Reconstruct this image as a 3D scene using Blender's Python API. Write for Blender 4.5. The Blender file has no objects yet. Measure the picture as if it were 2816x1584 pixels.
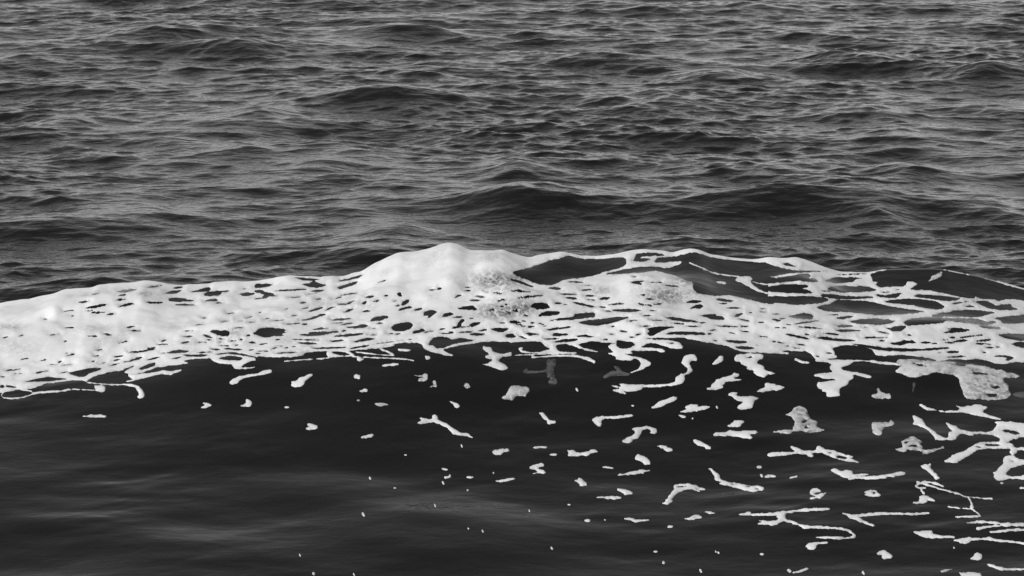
import bpy, math, random
import numpy as np

# ------------------------------------------------------------------ camera, sky, sun, exposure
sc = bpy.context.scene
PW, PH = 2816.0, 1584.0                 # the photograph's frame
HFOV = math.radians(16.0)
PITCH = math.radians(11.0)
CAM_H = 10.0
FPX = (PW / 2) / math.tan(HFOV / 2)     # focal length in photograph pixels

cam_data = bpy.data.cameras.new('camera')
cam = bpy.data.objects.new('camera', cam_data)
sc.collection.objects.link(cam)
cam.location = (0, 0, CAM_H)
cam.rotation_euler = (math.radians(90) - PITCH, 0, 0)
cam_data.sensor_fit = 'HORIZONTAL'
cam_data.angle = HFOV
cam_data.clip_start = 0.5
cam_data.clip_end = 20000
sc.camera = cam

SUN_EL, SUN_AZ = math.radians(32), math.radians(-126)   # azimuth from +y (straight ahead), negative = left
world = bpy.data.worlds.new('World')
sc.world = world
world.use_nodes = True
wn = world.node_tree
wn.nodes.clear()
sky = wn.nodes.new('ShaderNodeTexSky')
sky.sky_type = 'NISHITA'
sky.sun_disc = False
sky.sun_elevation = SUN_EL
sky.sun_rotation = SUN_AZ
sky.altitude = 0
sky.air_density = 1.1
sky.dust_density = 1.0
sky.ozone_density = 1.0
bw = wn.nodes.new('ShaderNodeRGBToBW')          # the photograph is black and white
bg = wn.nodes.new('ShaderNodeBackground')
bg.inputs['Strength'].default_value = 0.15
wo = wn.nodes.new('ShaderNodeOutputWorld')
wn.links.new(sky.outputs[0], bw.inputs[0])
wn.links.new(bw.outputs[0], bg.inputs['Color'])
wn.links.new(bg.outputs[0], wo.inputs['Surface'])

sun_data = bpy.data.lights.new('sun', 'SUN')
sun_data.energy = 1.2
sun_data.angle = math.radians(14)
sun_data.color = (1, 1, 1)
sun = bpy.data.objects.new('sun', sun_data)
sc.collection.objects.link(sun)
sun.rotation_euler = (math.radians(90) - SUN_EL, 0, -SUN_AZ + math.pi)
sun.location = (-10, 20, 30)

sc.view_settings.view_transform = 'Standard'
sc.view_settings.look = 'None'
sc.view_settings.exposure = 0.27
sc.view_settings.gamma = 1.0
sc.view_settings.use_curve_mapping = False

# ------------------------------------------------------------------ helpers
CP, SP = math.cos(PITCH), math.sin(PITCH)


def project(x, y, z):
    """world point -> photograph pixel"""
    dz = z - CAM_H
    depth = y * CP - dz * SP
    up = y * SP + dz * CP
    return PW / 2 + FPX * x / depth, PH / 2 - FPX * up / depth


def ray_z(v, y):
    """height at distance y of the sight line through pixel row v"""
    th = PITCH + np.arctan((np.asarray(v, float) - PH / 2) / FPX)
    return CAM_H - y * np.tan(th)


def px_x(u, v, y):
    """x at distance y of the sight line through pixel (u, v)"""
    z = ray_z(v, y)
    depth = y * CP - (z - CAM_H) * SP
    return (np.asarray(u, float) - PW / 2) * depth / FPX


def smooth(a, s):
    n = int(3 * s) + 1
    k = np.exp(-0.5 * (np.arange(-n, n + 1) / s) ** 2)
    k /= k.sum()
    return np.convolve(np.pad(a, n, mode='edge'), k, mode='valid')


def sstep(a, b, x):
    t = np.clip((x - a) / (b - a), 0, 1)
    return t * t * (3 - 2 * t)


class Tile:
    """a periodic patch of random water: height and horizontal drift from a wave spectrum"""

    def __init__(self, L, n, seed, lmin, lmax, slope, spread, rot=0.0, power=4.0, chop=0.0, stretch=1.0):
        rng = np.random.default_rng(seed)
        k1 = np.fft.fftfreq(n, L / n) * 2 * np.pi
        kx, ky = np.meshgrid(k1, k1)
        k = np.hypot(kx * stretch, ky)
        k[0, 0] = 1
        ang = np.arctan2(kx * stretch, ky)
        band = np.exp(-(2 * np.pi / lmax / k) ** 4) * np.exp(-(k * lmin / 2 / np.pi) ** 2)
        P = band * k ** (-power) * (np.abs(np.cos(ang)) ** spread + 0.04)
        P[0, 0] = 0
        H = np.sqrt(P) * np.fft.fft2(rng.standard_normal((n, n)))
        h = np.fft.ifft2(H).real
        gx, gy = np.fft.ifft2(1j * kx * H).real, np.fft.ifft2(1j * ky * H).real
        sc_ = slope / math.sqrt((gx ** 2 + gy ** 2).mean())
        self.h = h * sc_
        kk = np.hypot(kx, ky)
        kk[0, 0] = 1
        self.dx = np.fft.ifft2(1j * kx / kk * H).real * sc_ * chop
        self.dy = np.fft.ifft2(1j * ky / kk * H).real * sc_ * chop
        self.L, self.n, self.c, self.s = L, n, math.cos(rot), math.sin(rot)

    def _at(self, a, x, y):
        n = self.n
        X = (x * self.c - y * self.s) / self.L * n
        Y = (x * self.s + y * self.c) / self.L * n
        i, j = np.floor(X).astype(int), np.floor(Y).astype(int)
        fx, fy = X - i, Y - j
        fx, fy = fx * fx * (3 - 2 * fx) * .5 + fx * .5, fy * fy * (3 - 2 * fy) * .5 + fy * .5
        i0, i1, j0, j1 = i % n, (i + 1) % n, j % n, (j + 1) % n
        return (a[j0, i0] * (1 - fx) + a[j0, i1] * fx) * (1 - fy) + (a[j1, i0] * (1 - fx) + a[j1, i1] * fx) * fy

    def height(self, x, y):
        return self._at(self.h, x, y)

    def drift(self, x, y):
        dx, dy = self._at(self.dx, x, y), self._at(self.dy, x, y)
        return dx * self.c + dy * self.s, -dx * self.s + dy * self.c


# ------------------------------------------------------------------ shape of the near wave
SIL = [(-600, 905), (-250, 885), (0, 839.5), (55, 828.6), (109, 817.6), (169, 804), (254, 791.7), (269, 783.5), (328, 780.7), (369, 775.8),
       (399, 770.4), (437, 775.3), (475, 783.5), (519, 786), (601, 782.7), (704, 774.5), (759, 765), (808, 759.4), (857, 760),
       (912, 765), (950, 762.4), (966, 757.5), (999, 751.5), (1032, 733), (1087, 713.8), (1098, 708), (1130, 705.6), (1180, 697),
       (1215, 685), (1240, 677.4), (1264, 681), (1286, 692), (1311, 694.7), (1330, 691), (1387, 689), (1408, 697), (1452, 708.9),
       (1498, 700.7), (1539, 696.6), (1561, 698), (1599, 708), (1640, 709.7), (1695, 704), (1736, 693.3), (1771, 689.7), (1818, 694.7),
       (1850, 698.8), (1878, 689.7), (1900, 686.5), (1922, 689.7), (1955, 702.3), (2009, 710.5), (2069, 715), (2112, 708.5), (2191, 712.4),
       (2227, 722), (2276, 738.4), (2309, 749), (2385, 750.7), (2434, 741), (2500, 740), (2563, 739), (2593, 741), (2631, 749.3),
       (2686, 760), (2738, 774), (2816, 797), (3050, 830), (3400, 870)]
LIP = [(-600, 1100), (0, 1085), (200, 1062), (400, 1040), (550, 1000), (800, 985), (1050, 965), (1300, 970), (1500, 985), (1700, 965), (1850, 945),
       (2000, 960), (2200, 985), (2400, 995), (2600, 1005), (2816, 1020), (3400, 1040)]
BASE = [(-600, 1240), (0, 1235), (500, 1250), (1000, 1270), (1500, 1270), (1900, 1260), (2300, 1280), (2816, 1300), (3400, 1310)]
YC, YL = 45.6, 42.85

GX = np.arange(-11.0, 11.0001, 0.02)


def curve_z(pts, yy, s):
    pts = np.array(pts, float)
    u = np.arange(pts[0, 0], pts[-1, 0], 2.0)
    v = smooth(np.interp(u, pts[:, 0], pts[:, 1]), s)
    z, x = ray_z(v, yy), px_x(u, v, yy)
    return np.interp(GX, x, z)


ZC = curve_z(SIL, YC, 3.0)
ZL = curve_z(LIP, YL, 30.0)
YBASE = None
_p = np.array(BASE, float)
_u = np.arange(_p[0, 0], _p[-1, 0], 2.0)
_v = smooth(np.interp(_u, _p[:, 0], _p[:, 1]), 40)
_yb = CAM_H / np.tan(PITCH + np.arctan((_v - PH / 2) / FPX))      # where that row meets z = 0
_xb = (_u - PW / 2) * (_yb * CP + CAM_H * SP) / FPX
YBv = np.interp(GX, _xb, _yb)


def hermite(y, y0, y1, z0, z1, m0, m1):
    d = y1 - y0
    t = np.clip((y - y0) / d, 0, 1)
    t2, t3 = t * t, t * t * t
    return (2 * t3 - 3 * t2 + 1) * z0 + (t3 - 2 * t2 + t) * d * m0 + (-2 * t3 + 3 * t2) * z1 + (t3 - t2) * d * m1


# soft mounds of water and foam on the wave: photo pixel, x and y spread, height
MOUNDS = [(1340, 745, .55, .35, .10), (1385, 842, .40, .28, .09), (1440, 832, .35, .25, .08), (1800, 790, .60, .40, .06),
          (60, 884, 1.3, .32, .035), (80, 945, .9, .35, .05), (640, 905, .4, .3, .05), (1020, 830, .5, .3, .05), (1130, 730, .6, .4, .05),
          (2160, 905, .6, .3, .06), (2480, 940, .7, .35, .05), (2600, 905, .8, .3, .05), (1700, 905, .7, .3, .05), (930, 760, .5, .3, -.05),
          (1560, 750, .6, .4, -.03), (2260, 800, .6, .3, .04), (300, 830, .7, .3, .04), (2560, 1030, .5, .3, .05),
          (1950, 980, .8, .4, .03), (1250, 985, .8, .4, .03)]


def wave_base(x, y):
    """the smooth swell with its crest, lip, face and trough"""
    gi = lambda a: np.interp(x, GX, a)
    zc, zl, yb = gi(ZC), gi(ZL), gi(YBv)
    s1 = (zc - zl) / (YC - YL)
    s0 = zl / (YL - yb)
    mid = 0.55 * s0 + 0.45 * s1
    yq = yb - .6
    fs = .215                                            # the near water still slopes down towards the viewer
    dn = np.clip(yq - np.maximum(y, 34.5), 0, 5.5)
    z = -(fs * dn - .0075 * dn ** 2 + .28 * (1 - np.exp(-np.clip(34.5 - y, 0, None) / 2.2))) * np.exp(-np.clip(28 - y, 0, None) / 8)
    z = np.where((y > yb - .6) & (y <= YL), hermite(y, yb - .6, YL, 0 * x, zl, fs + 0 * x, mid), z)
    z = np.where((y > YL) & (y <= YC), hermite(y, YL, YC, zl, zc, mid, np.maximum(s1 * .5, .27 - .30 * np.exp(-((x - .75) / .85) ** 2))), z)
    zb = zc * np.exp(-np.clip(y - YC, 0, None) ** 2 / 3.2 ** 2) * 1.0
    zb = zc * (0.35 * np.exp(-np.clip(y - YC, 0, None) / 0.9) + 0.65 * np.exp(-(np.clip(y - YC, 0, None) / 2.6) ** 2))
    return np.where(y > YC, zb, z)


_m = []
for (mu, mv, sx, sy, hh) in MOUNDS:
    ys = np.arange(37, YC + .2, .02)
    xs = px_x(mu, mv, ys)
    d = wave_base(xs, ys) - ray_z(mv, ys)
    i = int(np.argmax(d > 0))
    _m.append((xs[i], ys[i], sx, sy, hh))

T_NEAR = Tile(23.0, 512, 15, 0.45, 3.2, 0.056, 2.0, rot=0.03, power=4.2, stretch=1.7)
T_NEAR2 = Tile(9.7, 512, 12, 0.10, 0.7, 0.036, 1.3, rot=-0.08, power=4.0, stretch=2.0)
T_SWELL = Tile(37.0, 512, 23, 1.3, 7.0, 0.042, 0.6, rot=0.45, power=3.6, stretch=1.2)
T_FAR = Tile(71.0, 1024, 21, 0.42, 4.2, 0.118, 2.0, rot=0.10, power=4.3, chop=0.9, stretch=1.25)
T_FAR2 = Tile(31.0, 1024, 22, 0.12, 1.0, 0.150, 1.3, rot=-0.12, power=3.7, chop=0.9, stretch=1.35)
T_PATCH = Tile(60.0, 256, 5, 3.0, 16.0, 1.0, 1.0, power=3.0)
T_PATCH.h /= T_PATCH.h.std()

# single larger waves out at sea: photo pixel of the crest, half width in pixels, height in metres, lean
HUMPS = [(520, 45, 200, .48, .06), (660, 92, 260, .44, -.10), (1099, 46, 150, .42, 0), (330, 95, 190, .20, .05), (727, 285, 110, .22, .02),
         (1415, 492, 200, .50, 0), (1500, 520, 230, .20, -.12), (2160, 482, 420, .56, .0), (2337, 135, 150, .26, -.1), (2720, 160, 170, .40, .12),
         (1955, 190, 130, .22, .08), (1830, 245, 190, .28, -.05), (2403, 287, 150, .22, 0), (2419, 566, 120, .26, .08), (1927, 645, 170, .18, -.05),
         (150, 590, 180, .24, .04), (370, 578, 140, .20, -.04), (885, 436, 120, .18, 0), (1090, 612, 140, .22, -.03), (1038, 682, 180, .18, .06),
         (170, 312, 130, .24, .1), (1080, 228, 360, .36, 0), (1660, 145, 150, .20, -.06), (480, 372, 130, .18, -.08), (2480, 350, 140, .18, .04),
         (2070, 8, 170, .2, 0), (1420, 455, 110, .2, -.05), (60, 150, 160, .2, .03), (2700, 560, 160, .2, -.06), (300, 740, 140, .16, .03),
         (1850, 690, 150, .1, 0), (640, 390, 120, .14, -.1), (2500, 455, 130, .18, 0), (980, 540, 130, .15, .06)]
_h = []
for (mu, mv, wpx, hh, lean) in HUMPS:
    yy = CAM_H / math.tan(PITCH + math.atan((mv - PH / 2) / FPX))
    yy = (CAM_H - hh * 1.0) / math.tan(PITCH + math.atan((mv - PH / 2) / FPX))
    _h.append((float(px_x(mu, mv, yy)), yy, wpx * yy / FPX * .85, hh, lean))


def far_mask(y):
    return sstep(YC + .9, YC + 3.2, y)


def near_h(x, y):
    z = wave_base(x, y)
    for (mx, my, sx, sy, hh) in _m:
        z = z + 1.5 * hh * np.exp(-((x - mx) / sx) ** 2 - ((y - my) / sy) ** 2)
    calm = 1.0 - 0.45 * sstep(YL - .3, YL + .8, y)
    z = z + calm * T_NEAR.height(x, y)
    z = z + sstep(42.0, 38.5, y) * T_SWELL.height(x, y)
    rip = np.clip(T_PATCH.height(x * 3 + 7, y * 2.2), -1, 2) * .5 + .45
    z = z + calm * np.clip(rip, 0.0, 1.5) * T_NEAR2.height(x, y)
    return z


def sea_surface(x, y):
    """(x, y) of a grid point -> displaced x, y, z of the water"""
    z = np.zeros_like(x)
    ox, oy = x.copy(), y.copy()
    n = (y > 20) & (y < YC + 9) & (np.abs(x) < 10.9)
    f = y > YC + .9
    z[n] = near_h(x[n], y[n])
    e = (y > 20) & (y < YC + 9) & ~n
    xe = np.clip(x[e], -10.8, 10.8)
    z[e] = near_h(xe, y[e])
    m = far_mask(y[f])
    xf, yf = x[f], y[f]
    fade = 1 / (1 + (np.clip(np.abs(yf) - 100, 0, None) / 150) ** 2) / (1 + (np.clip(np.abs(xf) - 30, 0, None) / 150) ** 2)
    gust = np.clip(1 + .28 * T_PATCH.height(xf, yf * .6), .35, 1.7)
    a = T_FAR.height(xf, yf)
    b = T_FAR2.height(xf, yf)
    zz = a + b * gust
    for (hx, hy, w, hh, lean) in _h:
        sel = (np.abs(xf - hx) < 3 * w) & (np.abs(yf - hy) < 6)
        if not sel.any():
            continue
        xx, y2 = xf[sel] - hx, yf[sel] - hy - lean * (xf[sel] - hx) * 4
        y2 = y2 + .35 * T_FAR.height(xf[sel] + 13, yf[sel] * .3) / .12 * .3
        prof = np.where(y2 < 0, np.exp(-(y2 / .75) ** 2), 1 / (1 + (y2 / 1.0) ** 2))
        zz[sel] += .68 * hh * np.exp(-np.abs(xx / w) ** 1.7) * prof
    zz = zz * (.85 + .15 * sstep(50, 64, yf))
    z[f] += zz * m * fade
    dx, dy = T_FAR.drift(xf, yf)
    dx2, dy2 = T_FAR2.drift(xf, yf)
    ox[f] += (dx + dx2 * gust) * m * fade
    oy[f] += (dy + dy2 * gust) * m * fade
    return ox, oy, z


# ------------------------------------------------------------------ materials (all grey: a black and white picture)
def water_material():
    m = bpy.data.materials.new('sea_water')
    m.use_nodes = True
    nt = m.node_tree
    b = nt.nodes['Principled BSDF']
    b.inputs['Base Color'].default_value = (.0065, .0065, .0065, 1)
    b.inputs['Roughness'].default_value = 0.06
    b.inputs['IOR'].default_value = 1.333
    tc = nt.nodes.new('ShaderNodeTexCoord')
    mp = nt.nodes.new('ShaderNodeMapping')
    mp.inputs['Scale'].default_value = (3.2, 7.0, 3.0)
    nz = nt.nodes.new('ShaderNodeTexNoise')
    nz.inputs['Scale'].default_value = 1.0
    nz.inputs['Detail'].default_value = 3.0
    nz.inputs['Roughness'].default_value = 0.55
    sep = nt.nodes.new('ShaderNodeSeparateXYZ')
    mr = nt.nodes.new('ShaderNodeMapRange')
    mr.inputs['From Min'].default_value = YC + .5
    mr.inputs['From Max'].default_value = YC + 3
    mr.inputs['To Min'].default_value = 0.13
    mr.inputs['To Max'].default_value = 0.55
    bp = nt.nodes.new('ShaderNodeBump')
    bp.inputs['Distance'].default_value = 0.05
    L = nt.links.new
    L(tc.outputs['Object'], mp.inputs['Vector'])
    L(mp.outputs['Vector'], nz.inputs['Vector'])
    L(tc.outputs['Object'], sep.inputs['Vector'])
    L(sep.outputs['Y'], mr.inputs['Value'])
    rr = nt.nodes.new('ShaderNodeMapRange')               # wind-roughened water beyond the wave, glassy water before it
    rr.inputs['From Min'].default_value = YC + .5
    rr.inputs['From Max'].default_value = YC + 3
    rr.inputs['To Min'].default_value = 0.05
    rr.inputs['To Max'].default_value = 0.12
    L(sep.outputs['Y'], rr.inputs['Value'])
    L(rr.outputs['Result'], b.inputs['Roughness'])
    L(mr.outputs['Result'], bp.inputs['Strength'])
    L(nz.outputs['Fac'], bp.inputs['Height'])
    L(bp.outputs['Normal'], b.inputs['Normal'])
    return m


def foam_material(name, albedo, mottle, pore=15.0):
    """bubbly foam; 'mottle' lets dark pores of water show between the bubbles"""
    m = bpy.data.materials.new(name)
    m.use_nodes = True
    nt = m.node_tree
    L = nt.links.new
    b = nt.nodes['Principled BSDF']
    b.inputs['Roughness'].default_value = 0.75
    b.inputs['Specular IOR Level'].default_value = 0.2
    tc = nt.nodes.new('ShaderNodeTexCoord')
    # broad variation of foam density
    n1 = nt.nodes.new('ShaderNodeTexNoise')
    n1.inputs['Scale'].default_value = 2.2
    n1.inputs['Detail'].default_value = 4
    L(tc.outputs['Object'], n1.inputs['Vector'])
    # small pores
    mp = nt.nodes.new('ShaderNodeMapping')
    mp.inputs['Scale'].default_value = (1.0, .8, 1.0)
    L(tc.outputs['Object'], mp.inputs['Vector'])
    n2 = nt.nodes.new('ShaderNodeTexNoise')
    n2.inputs['Scale'].default_value = pore
    n2.inputs['Detail'].default_value = 5
    n2.inputs['Roughness'].default_value = 0.65
    L(mp.outputs['Vector'], n2.inputs['Vector'])
    r2 = nt.nodes.new('ShaderNodeMapRange')
    r2.inputs['From Min'].default_value = 0.40
    r2.inputs['From Max'].default_value = 0.64
    L(n2.outputs['Fac'], r2.inputs['Value'])
    vo = nt.nodes.new('ShaderNodeTexVoronoi')         # bubbles: a web of foam round dark pores
    vo.feature = 'DISTANCE_TO_EDGE'
    vo.inputs['Scale'].default_value = pore * 1.05
    dv = nt.nodes.new('ShaderNodeVectorMath')
    dv.operation = 'MULTIPLY_ADD'
    dv.inputs[1].default_value = (.10, .10, .10)
    L(n2.outputs['Color'], dv.inputs[0])
    L(mp.outputs['Vector'], dv.inputs[2])
    L(dv.outputs[0], vo.inputs['Vector'])
    rv = nt.nodes.new('ShaderNodeMapRange')
    rv.inputs['From Min'].default_value = 0.06
    rv.inputs['From Max'].default_value = 0.26
    rv.inputs['To Max'].default_value = 0.55
    L(vo.outputs['Distance'], rv.inputs['Value'])
    at = nt.nodes.new('ShaderNodeAttribute')          # how porous the foam is here, painted mound shade included
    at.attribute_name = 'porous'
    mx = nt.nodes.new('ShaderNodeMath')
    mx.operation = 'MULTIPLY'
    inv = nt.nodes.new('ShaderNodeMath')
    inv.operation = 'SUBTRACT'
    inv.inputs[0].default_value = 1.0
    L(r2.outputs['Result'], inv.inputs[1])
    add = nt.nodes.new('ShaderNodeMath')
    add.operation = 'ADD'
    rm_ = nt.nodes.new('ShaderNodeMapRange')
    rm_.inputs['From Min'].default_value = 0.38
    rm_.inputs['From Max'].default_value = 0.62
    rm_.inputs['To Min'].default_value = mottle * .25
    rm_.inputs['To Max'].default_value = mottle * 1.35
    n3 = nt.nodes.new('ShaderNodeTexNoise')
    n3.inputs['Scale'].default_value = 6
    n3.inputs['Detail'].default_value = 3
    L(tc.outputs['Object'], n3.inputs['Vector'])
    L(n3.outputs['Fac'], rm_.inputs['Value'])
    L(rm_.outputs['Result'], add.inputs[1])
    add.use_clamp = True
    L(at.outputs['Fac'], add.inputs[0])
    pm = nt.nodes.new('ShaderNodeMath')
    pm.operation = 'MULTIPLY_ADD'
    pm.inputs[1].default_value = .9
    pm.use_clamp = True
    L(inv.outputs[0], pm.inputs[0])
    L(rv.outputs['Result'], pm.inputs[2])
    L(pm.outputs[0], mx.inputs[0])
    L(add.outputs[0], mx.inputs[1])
    r1 = nt.nodes.new('ShaderNodeMapRange')
    r1.inputs['From Min'].default_value = 0.35
    r1.inputs['From Max'].default_value = 0.65
    r1.inputs['To Min'].default_value = albedo * .86
    r1.inputs['To Max'].default_value = albedo
    L(n1.outputs['Fac'], r1.inputs['Value'])
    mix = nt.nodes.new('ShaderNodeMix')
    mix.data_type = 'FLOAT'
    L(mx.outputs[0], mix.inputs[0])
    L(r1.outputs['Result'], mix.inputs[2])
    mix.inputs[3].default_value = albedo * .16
    comb = nt.nodes.new('ShaderNodeCombineColor')
    for k in range(3):
        L(mix.outputs[0], comb.inputs[k])
    L(comb.outputs[0], b.inputs['Base Color'])
    bp = nt.nodes.new('ShaderNodeBump')
    bp.inputs['Distance'].default_value = 0.02
    bst = nt.nodes.new('ShaderNodeMath')
    bst.operation = 'MULTIPLY_ADD'
    bst.inputs[1].default_value = .7
    bst.inputs[2].default_value = .16
    L(add.outputs[0], bst.inputs[0])
    L(bst.outputs[0], bp.inputs['Strength'])
    L(n2.outputs['Fac'], bp.inputs['Height'])
    L(bp.outputs['Normal'], b.inputs['Normal'])
    return m


M_WATER = water_material()
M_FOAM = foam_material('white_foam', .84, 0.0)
M_THIN = foam_material('thin_grey_foam', .74, 0.55, 13.0)
M_GHOST = foam_material('sheer_foam', .15, 0.7, 15.0)


def build(name, verts, faces, normals=None, mat=None, attr=None):
    me = bpy.data.meshes.new(name)
    nf = len(faces)
    me.vertices.add(len(verts))
    me.vertices.foreach_set('co', np.ascontiguousarray(verts, dtype=np.float32).ravel())
    me.loops.add(nf * 4)
    me.loops.foreach_set('vertex_index', np.ascontiguousarray(faces, dtype=np.int32).ravel())
    me.polygons.add(nf)
    me.polygons.foreach_set('loop_start', np.arange(0, nf * 4, 4, dtype=np.int32))
    me.update(calc_edges=True)
    me.shade_smooth()
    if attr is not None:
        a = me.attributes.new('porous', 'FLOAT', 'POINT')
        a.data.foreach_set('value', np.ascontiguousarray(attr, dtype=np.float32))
    if normals is not None:
        me.normals_split_custom_set_from_vertices(normals)
    me.materials.append(mat)
    o = bpy.data.objects.new(name, me)
    sc.collection.objects.link(o)
    return o


# ------------------------------------------------------------------ the water
def spaced(parts):
    out = []
    for a, b, s in parts:
        out.append(np.arange(a, b - s * .5, s))
    return np.concatenate(out)


def growing(start, end, step, rate):
    v, s = [start], step
    while v[-1] < end:
        s *= rate
        v.append(v[-1] + s)
    return np.array(v)


xs = np.arange(-12.6, 12.6001, .045)
side = growing(12.6, 6000, .06, 1.09)[1:]
xs = np.concatenate([-side[::-1], xs, side])
ya = np.concatenate([-growing(-30, 3000, 3, 1.4)[::-1], [32, 33, 34, 34.6]])
ya = ya[ya < 35]
yn = spaced([(35, 47.2, .04)])
yf = growing(47.2, 96, .045, 1.0007)
yz = growing(yf[-1] + .1, 9000, .12, 1.05)
ys = np.concatenate([ya, yn, yf, yz])
X, Y = np.meshgrid(xs, ys)
shp = X.shape
OX, OY, OZ = sea_surface(X.ravel(), Y.ravel())
V = np.stack([OX, OY, OZ], 1)
Vg = V.reshape(shp + (3,))
tx = np.gradient(Vg, axis=1)
ty = np.gradient(Vg, axis=0)
N = np.cross(tx, ty)
N /= np.linalg.norm(N, axis=2, keepdims=True)
idx = np.arange(X.size).reshape(shp)


def strip(r0, r1):
    q = idx[r0:r1 + 1]
    return np.stack([q[:-1, :-1], q[:-1, 1:], q[1:, 1:], q[1:, :-1]], -1).reshape(-1, 4)


def sub_mesh(name, faces):
    used = np.unique(faces)
    rm = np.full(X.size, -1)
    rm[used] = np.arange(len(used))
    return build(name, V[used], rm[faces], N.reshape(-1, 3)[used], M_WATER)


rb = int(np.searchsorted(ys, 40.3))
rt = int(np.searchsorted(ys, YC + .8))
sea = sub_mesh('sea', np.concatenate([strip(0, rb), strip(rt, len(ys) - 1)]))
sea['kind'] = 'structure'
sea['label'] = 'grey choppy open sea and the dark smooth water in front of the wave'
wave = sub_mesh('breaking_wave', strip(rb, rt))
wave['label'] = 'long dark glassy wave rising across the picture under a cap of foam'
wave['category'] = 'wave'

# ------------------------------------------------------------------ foam: outlines and how they lie on the water
S = 2576 / 704.0
OFF = {'A': (0, 640), 'B': (704, 640), 'C': (1408, 640), 'D': (2112, 640), 'E': (0, 1000), 'F': (704, 1000), 'G': (1408, 1000), 'H': (2112, 1000),
       'I': (0, 1188), 'J': (704, 1188), 'K': (1408, 1188), 'L': (2112, 1188)}


def pts(tile, s):
    a = np.array([[float(q) for q in p.split(',')] for p in s.split()])
    o = OFF[tile]
    return a / S + np.array(o, float)


def lens(x0, y0, x1, y1, h):
    p, q = np.array([x0, y0], float), np.array([x1, y1], float)
    d = q - p
    n = np.array([-d[1], d[0]]) / np.hypot(*d)
    t = np.linspace(0, 1, 9)
    w = np.sin(np.pi * t) ** .75 * h * .5
    a = p + t[:, None] * d + n * w[:, None]
    b = p + t[::-1, None] * d - n * w[::-1, None]
    return np.concatenate([a, b[1:-1]])


def stroke(p, w):
    p = np.asarray(p, float)
    w = np.interp(np.linspace(0, 1, len(p)), np.linspace(0, 1, len(w)), w)
    d = np.gradient(p, axis=0)
    n = np.stack([-d[:, 1], d[:, 0]], 1) / np.hypot(d[:, 0], d[:, 1])[:, None]
    e = (p[-1] - p[-2]) / np.hypot(*(p[-1] - p[-2])) * w[-1] * .4
    s = (p[0] - p[1]) / np.hypot(*(p[0] - p[1])) * w[0] * .4
    return np.concatenate([p + n * w[:, None] * .5, [p[-1] + e], (p - n * w[:, None] * .5)[::-1], [p[0] + s]])


def parse(line):
    """'+A P x,y ...' polygon, 'L x0,y0,x1,y1,h' lens, 'S w,w x,y ...' stroke -> sign, polygon in photo pixels"""
    line = line.strip()
    sg = -1 if line[0] == '-' else 1
    tile, kind, rest = line[1], line[3], line[5:]
    o = np.array(OFF[tile], float)
    if kind == 'L':
        return sg, lens(*[float(q) for q in rest.split(',')]) / S + o
    if kind == 'S':
        w, r = rest.split(' ', 1)
        return sg, stroke(pts(tile, r), [float(q) / S for q in w.split(',')])
    return sg, pts(tile, rest)


def soften(p, c=.18):
    """cut the corners of an outline a little"""
    q = np.roll(p, -1, axis=0)
    return np.stack([p * (1 - c) + q * c, p * c + q * (1 - c)], 1).reshape(-1, 2)


class Field:
    """signed distance to foam outlines, in photo pixels, on a pixel raster"""

    def __init__(self, u0, u1, v0, v1, su, sv, reach=40.0):
        self.u = np.arange(u0, u1 + su, su)
        self.v = np.arange(v0, v1 + sv, sv)
        self.su, self.sv, self.reach = su, sv, reach
        self.F = np.full((len(self.v), len(self.u)), -reach)

    def poly(self, p):
        p = soften(p)
        U, Vv, R = self.u, self.v, self.reach
        D = np.full(self.F.shape, R)
        ins = np.zeros(self.F.shape, bool)
        for a, b in zip(p, np.roll(p, -1, axis=0)):
            lo, hi = np.minimum(a, b), np.maximum(a, b)
            i0, i1 = np.searchsorted(U, lo[0] - R), np.searchsorted(U, hi[0] + R)
            j0, j1 = np.searchsorted(Vv, lo[1] - R), np.searchsorted(Vv, hi[1] + R)
            if i1 > i0 and j1 > j0:
                uu, vv = U[None, i0:i1], Vv[j0:j1, None]
                d = b - a
                t = np.clip(((uu - a[0]) * d[0] + (vv - a[1]) * d[1]) / max(d @ d, 1e-9), 0, 1)
                dd = np.hypot(uu - a[0] - t * d[0], vv - a[1] - t * d[1])
                D[j0:j1, i0:i1] = np.minimum(D[j0:j1, i0:i1], dd)
            k0, k1 = np.searchsorted(Vv, lo[1]), np.searchsorted(Vv, hi[1])
            if k1 > k0:
                xc = a[0] + (Vv[k0:k1] - a[1]) / (b[1] - a[1]) * (b[0] - a[0])
                ins[k0:k1] ^= U[None, :] < xc[:, None]
        return np.where(ins, D, -D)

    def window(self, p):
        lo, hi, R = p.min(0) - self.reach, p.max(0) + self.reach, self.reach
        i0, i1 = np.searchsorted(self.u, lo[0]), np.searchsorted(self.u, hi[0])
        j0, j1 = np.searchsorted(self.v, lo[1]), np.searchsorted(self.v, hi[1])
        w = Field.__new__(Field)
        w.u, w.v, w.su, w.sv, w.reach = self.u[i0:i1], self.v[j0:j1], self.su, self.sv, R
        w.F = self.F[j0:j1, i0:i1]                       # a view: changes land in the whole field
        return w

    def add(self, p):
        w = self.window(p)
        np.maximum(w.F, w.poly(p), out=w.F)

    def cut(self, p):
        w = self.window(p)
        np.minimum(w.F, -w.poly(p), out=w.F)

    def at(self, u, v):
        x = np.clip((u - self.u[0]) / self.su, 0, len(self.u) - 1.001)
        y = np.clip((v - self.v[0]) / self.sv, 0, len(self.v) - 1.001)
        i, j = x.astype(int), y.astype(int)
        fx, fy = x - i, y - j
        F = self.F
        return (F[j, i] * (1 - fx) + F[j, i + 1] * fx) * (1 - fy) + (F[j + 1, i] * (1 - fx) + F[j + 1, i + 1] * fx) * fy


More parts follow.
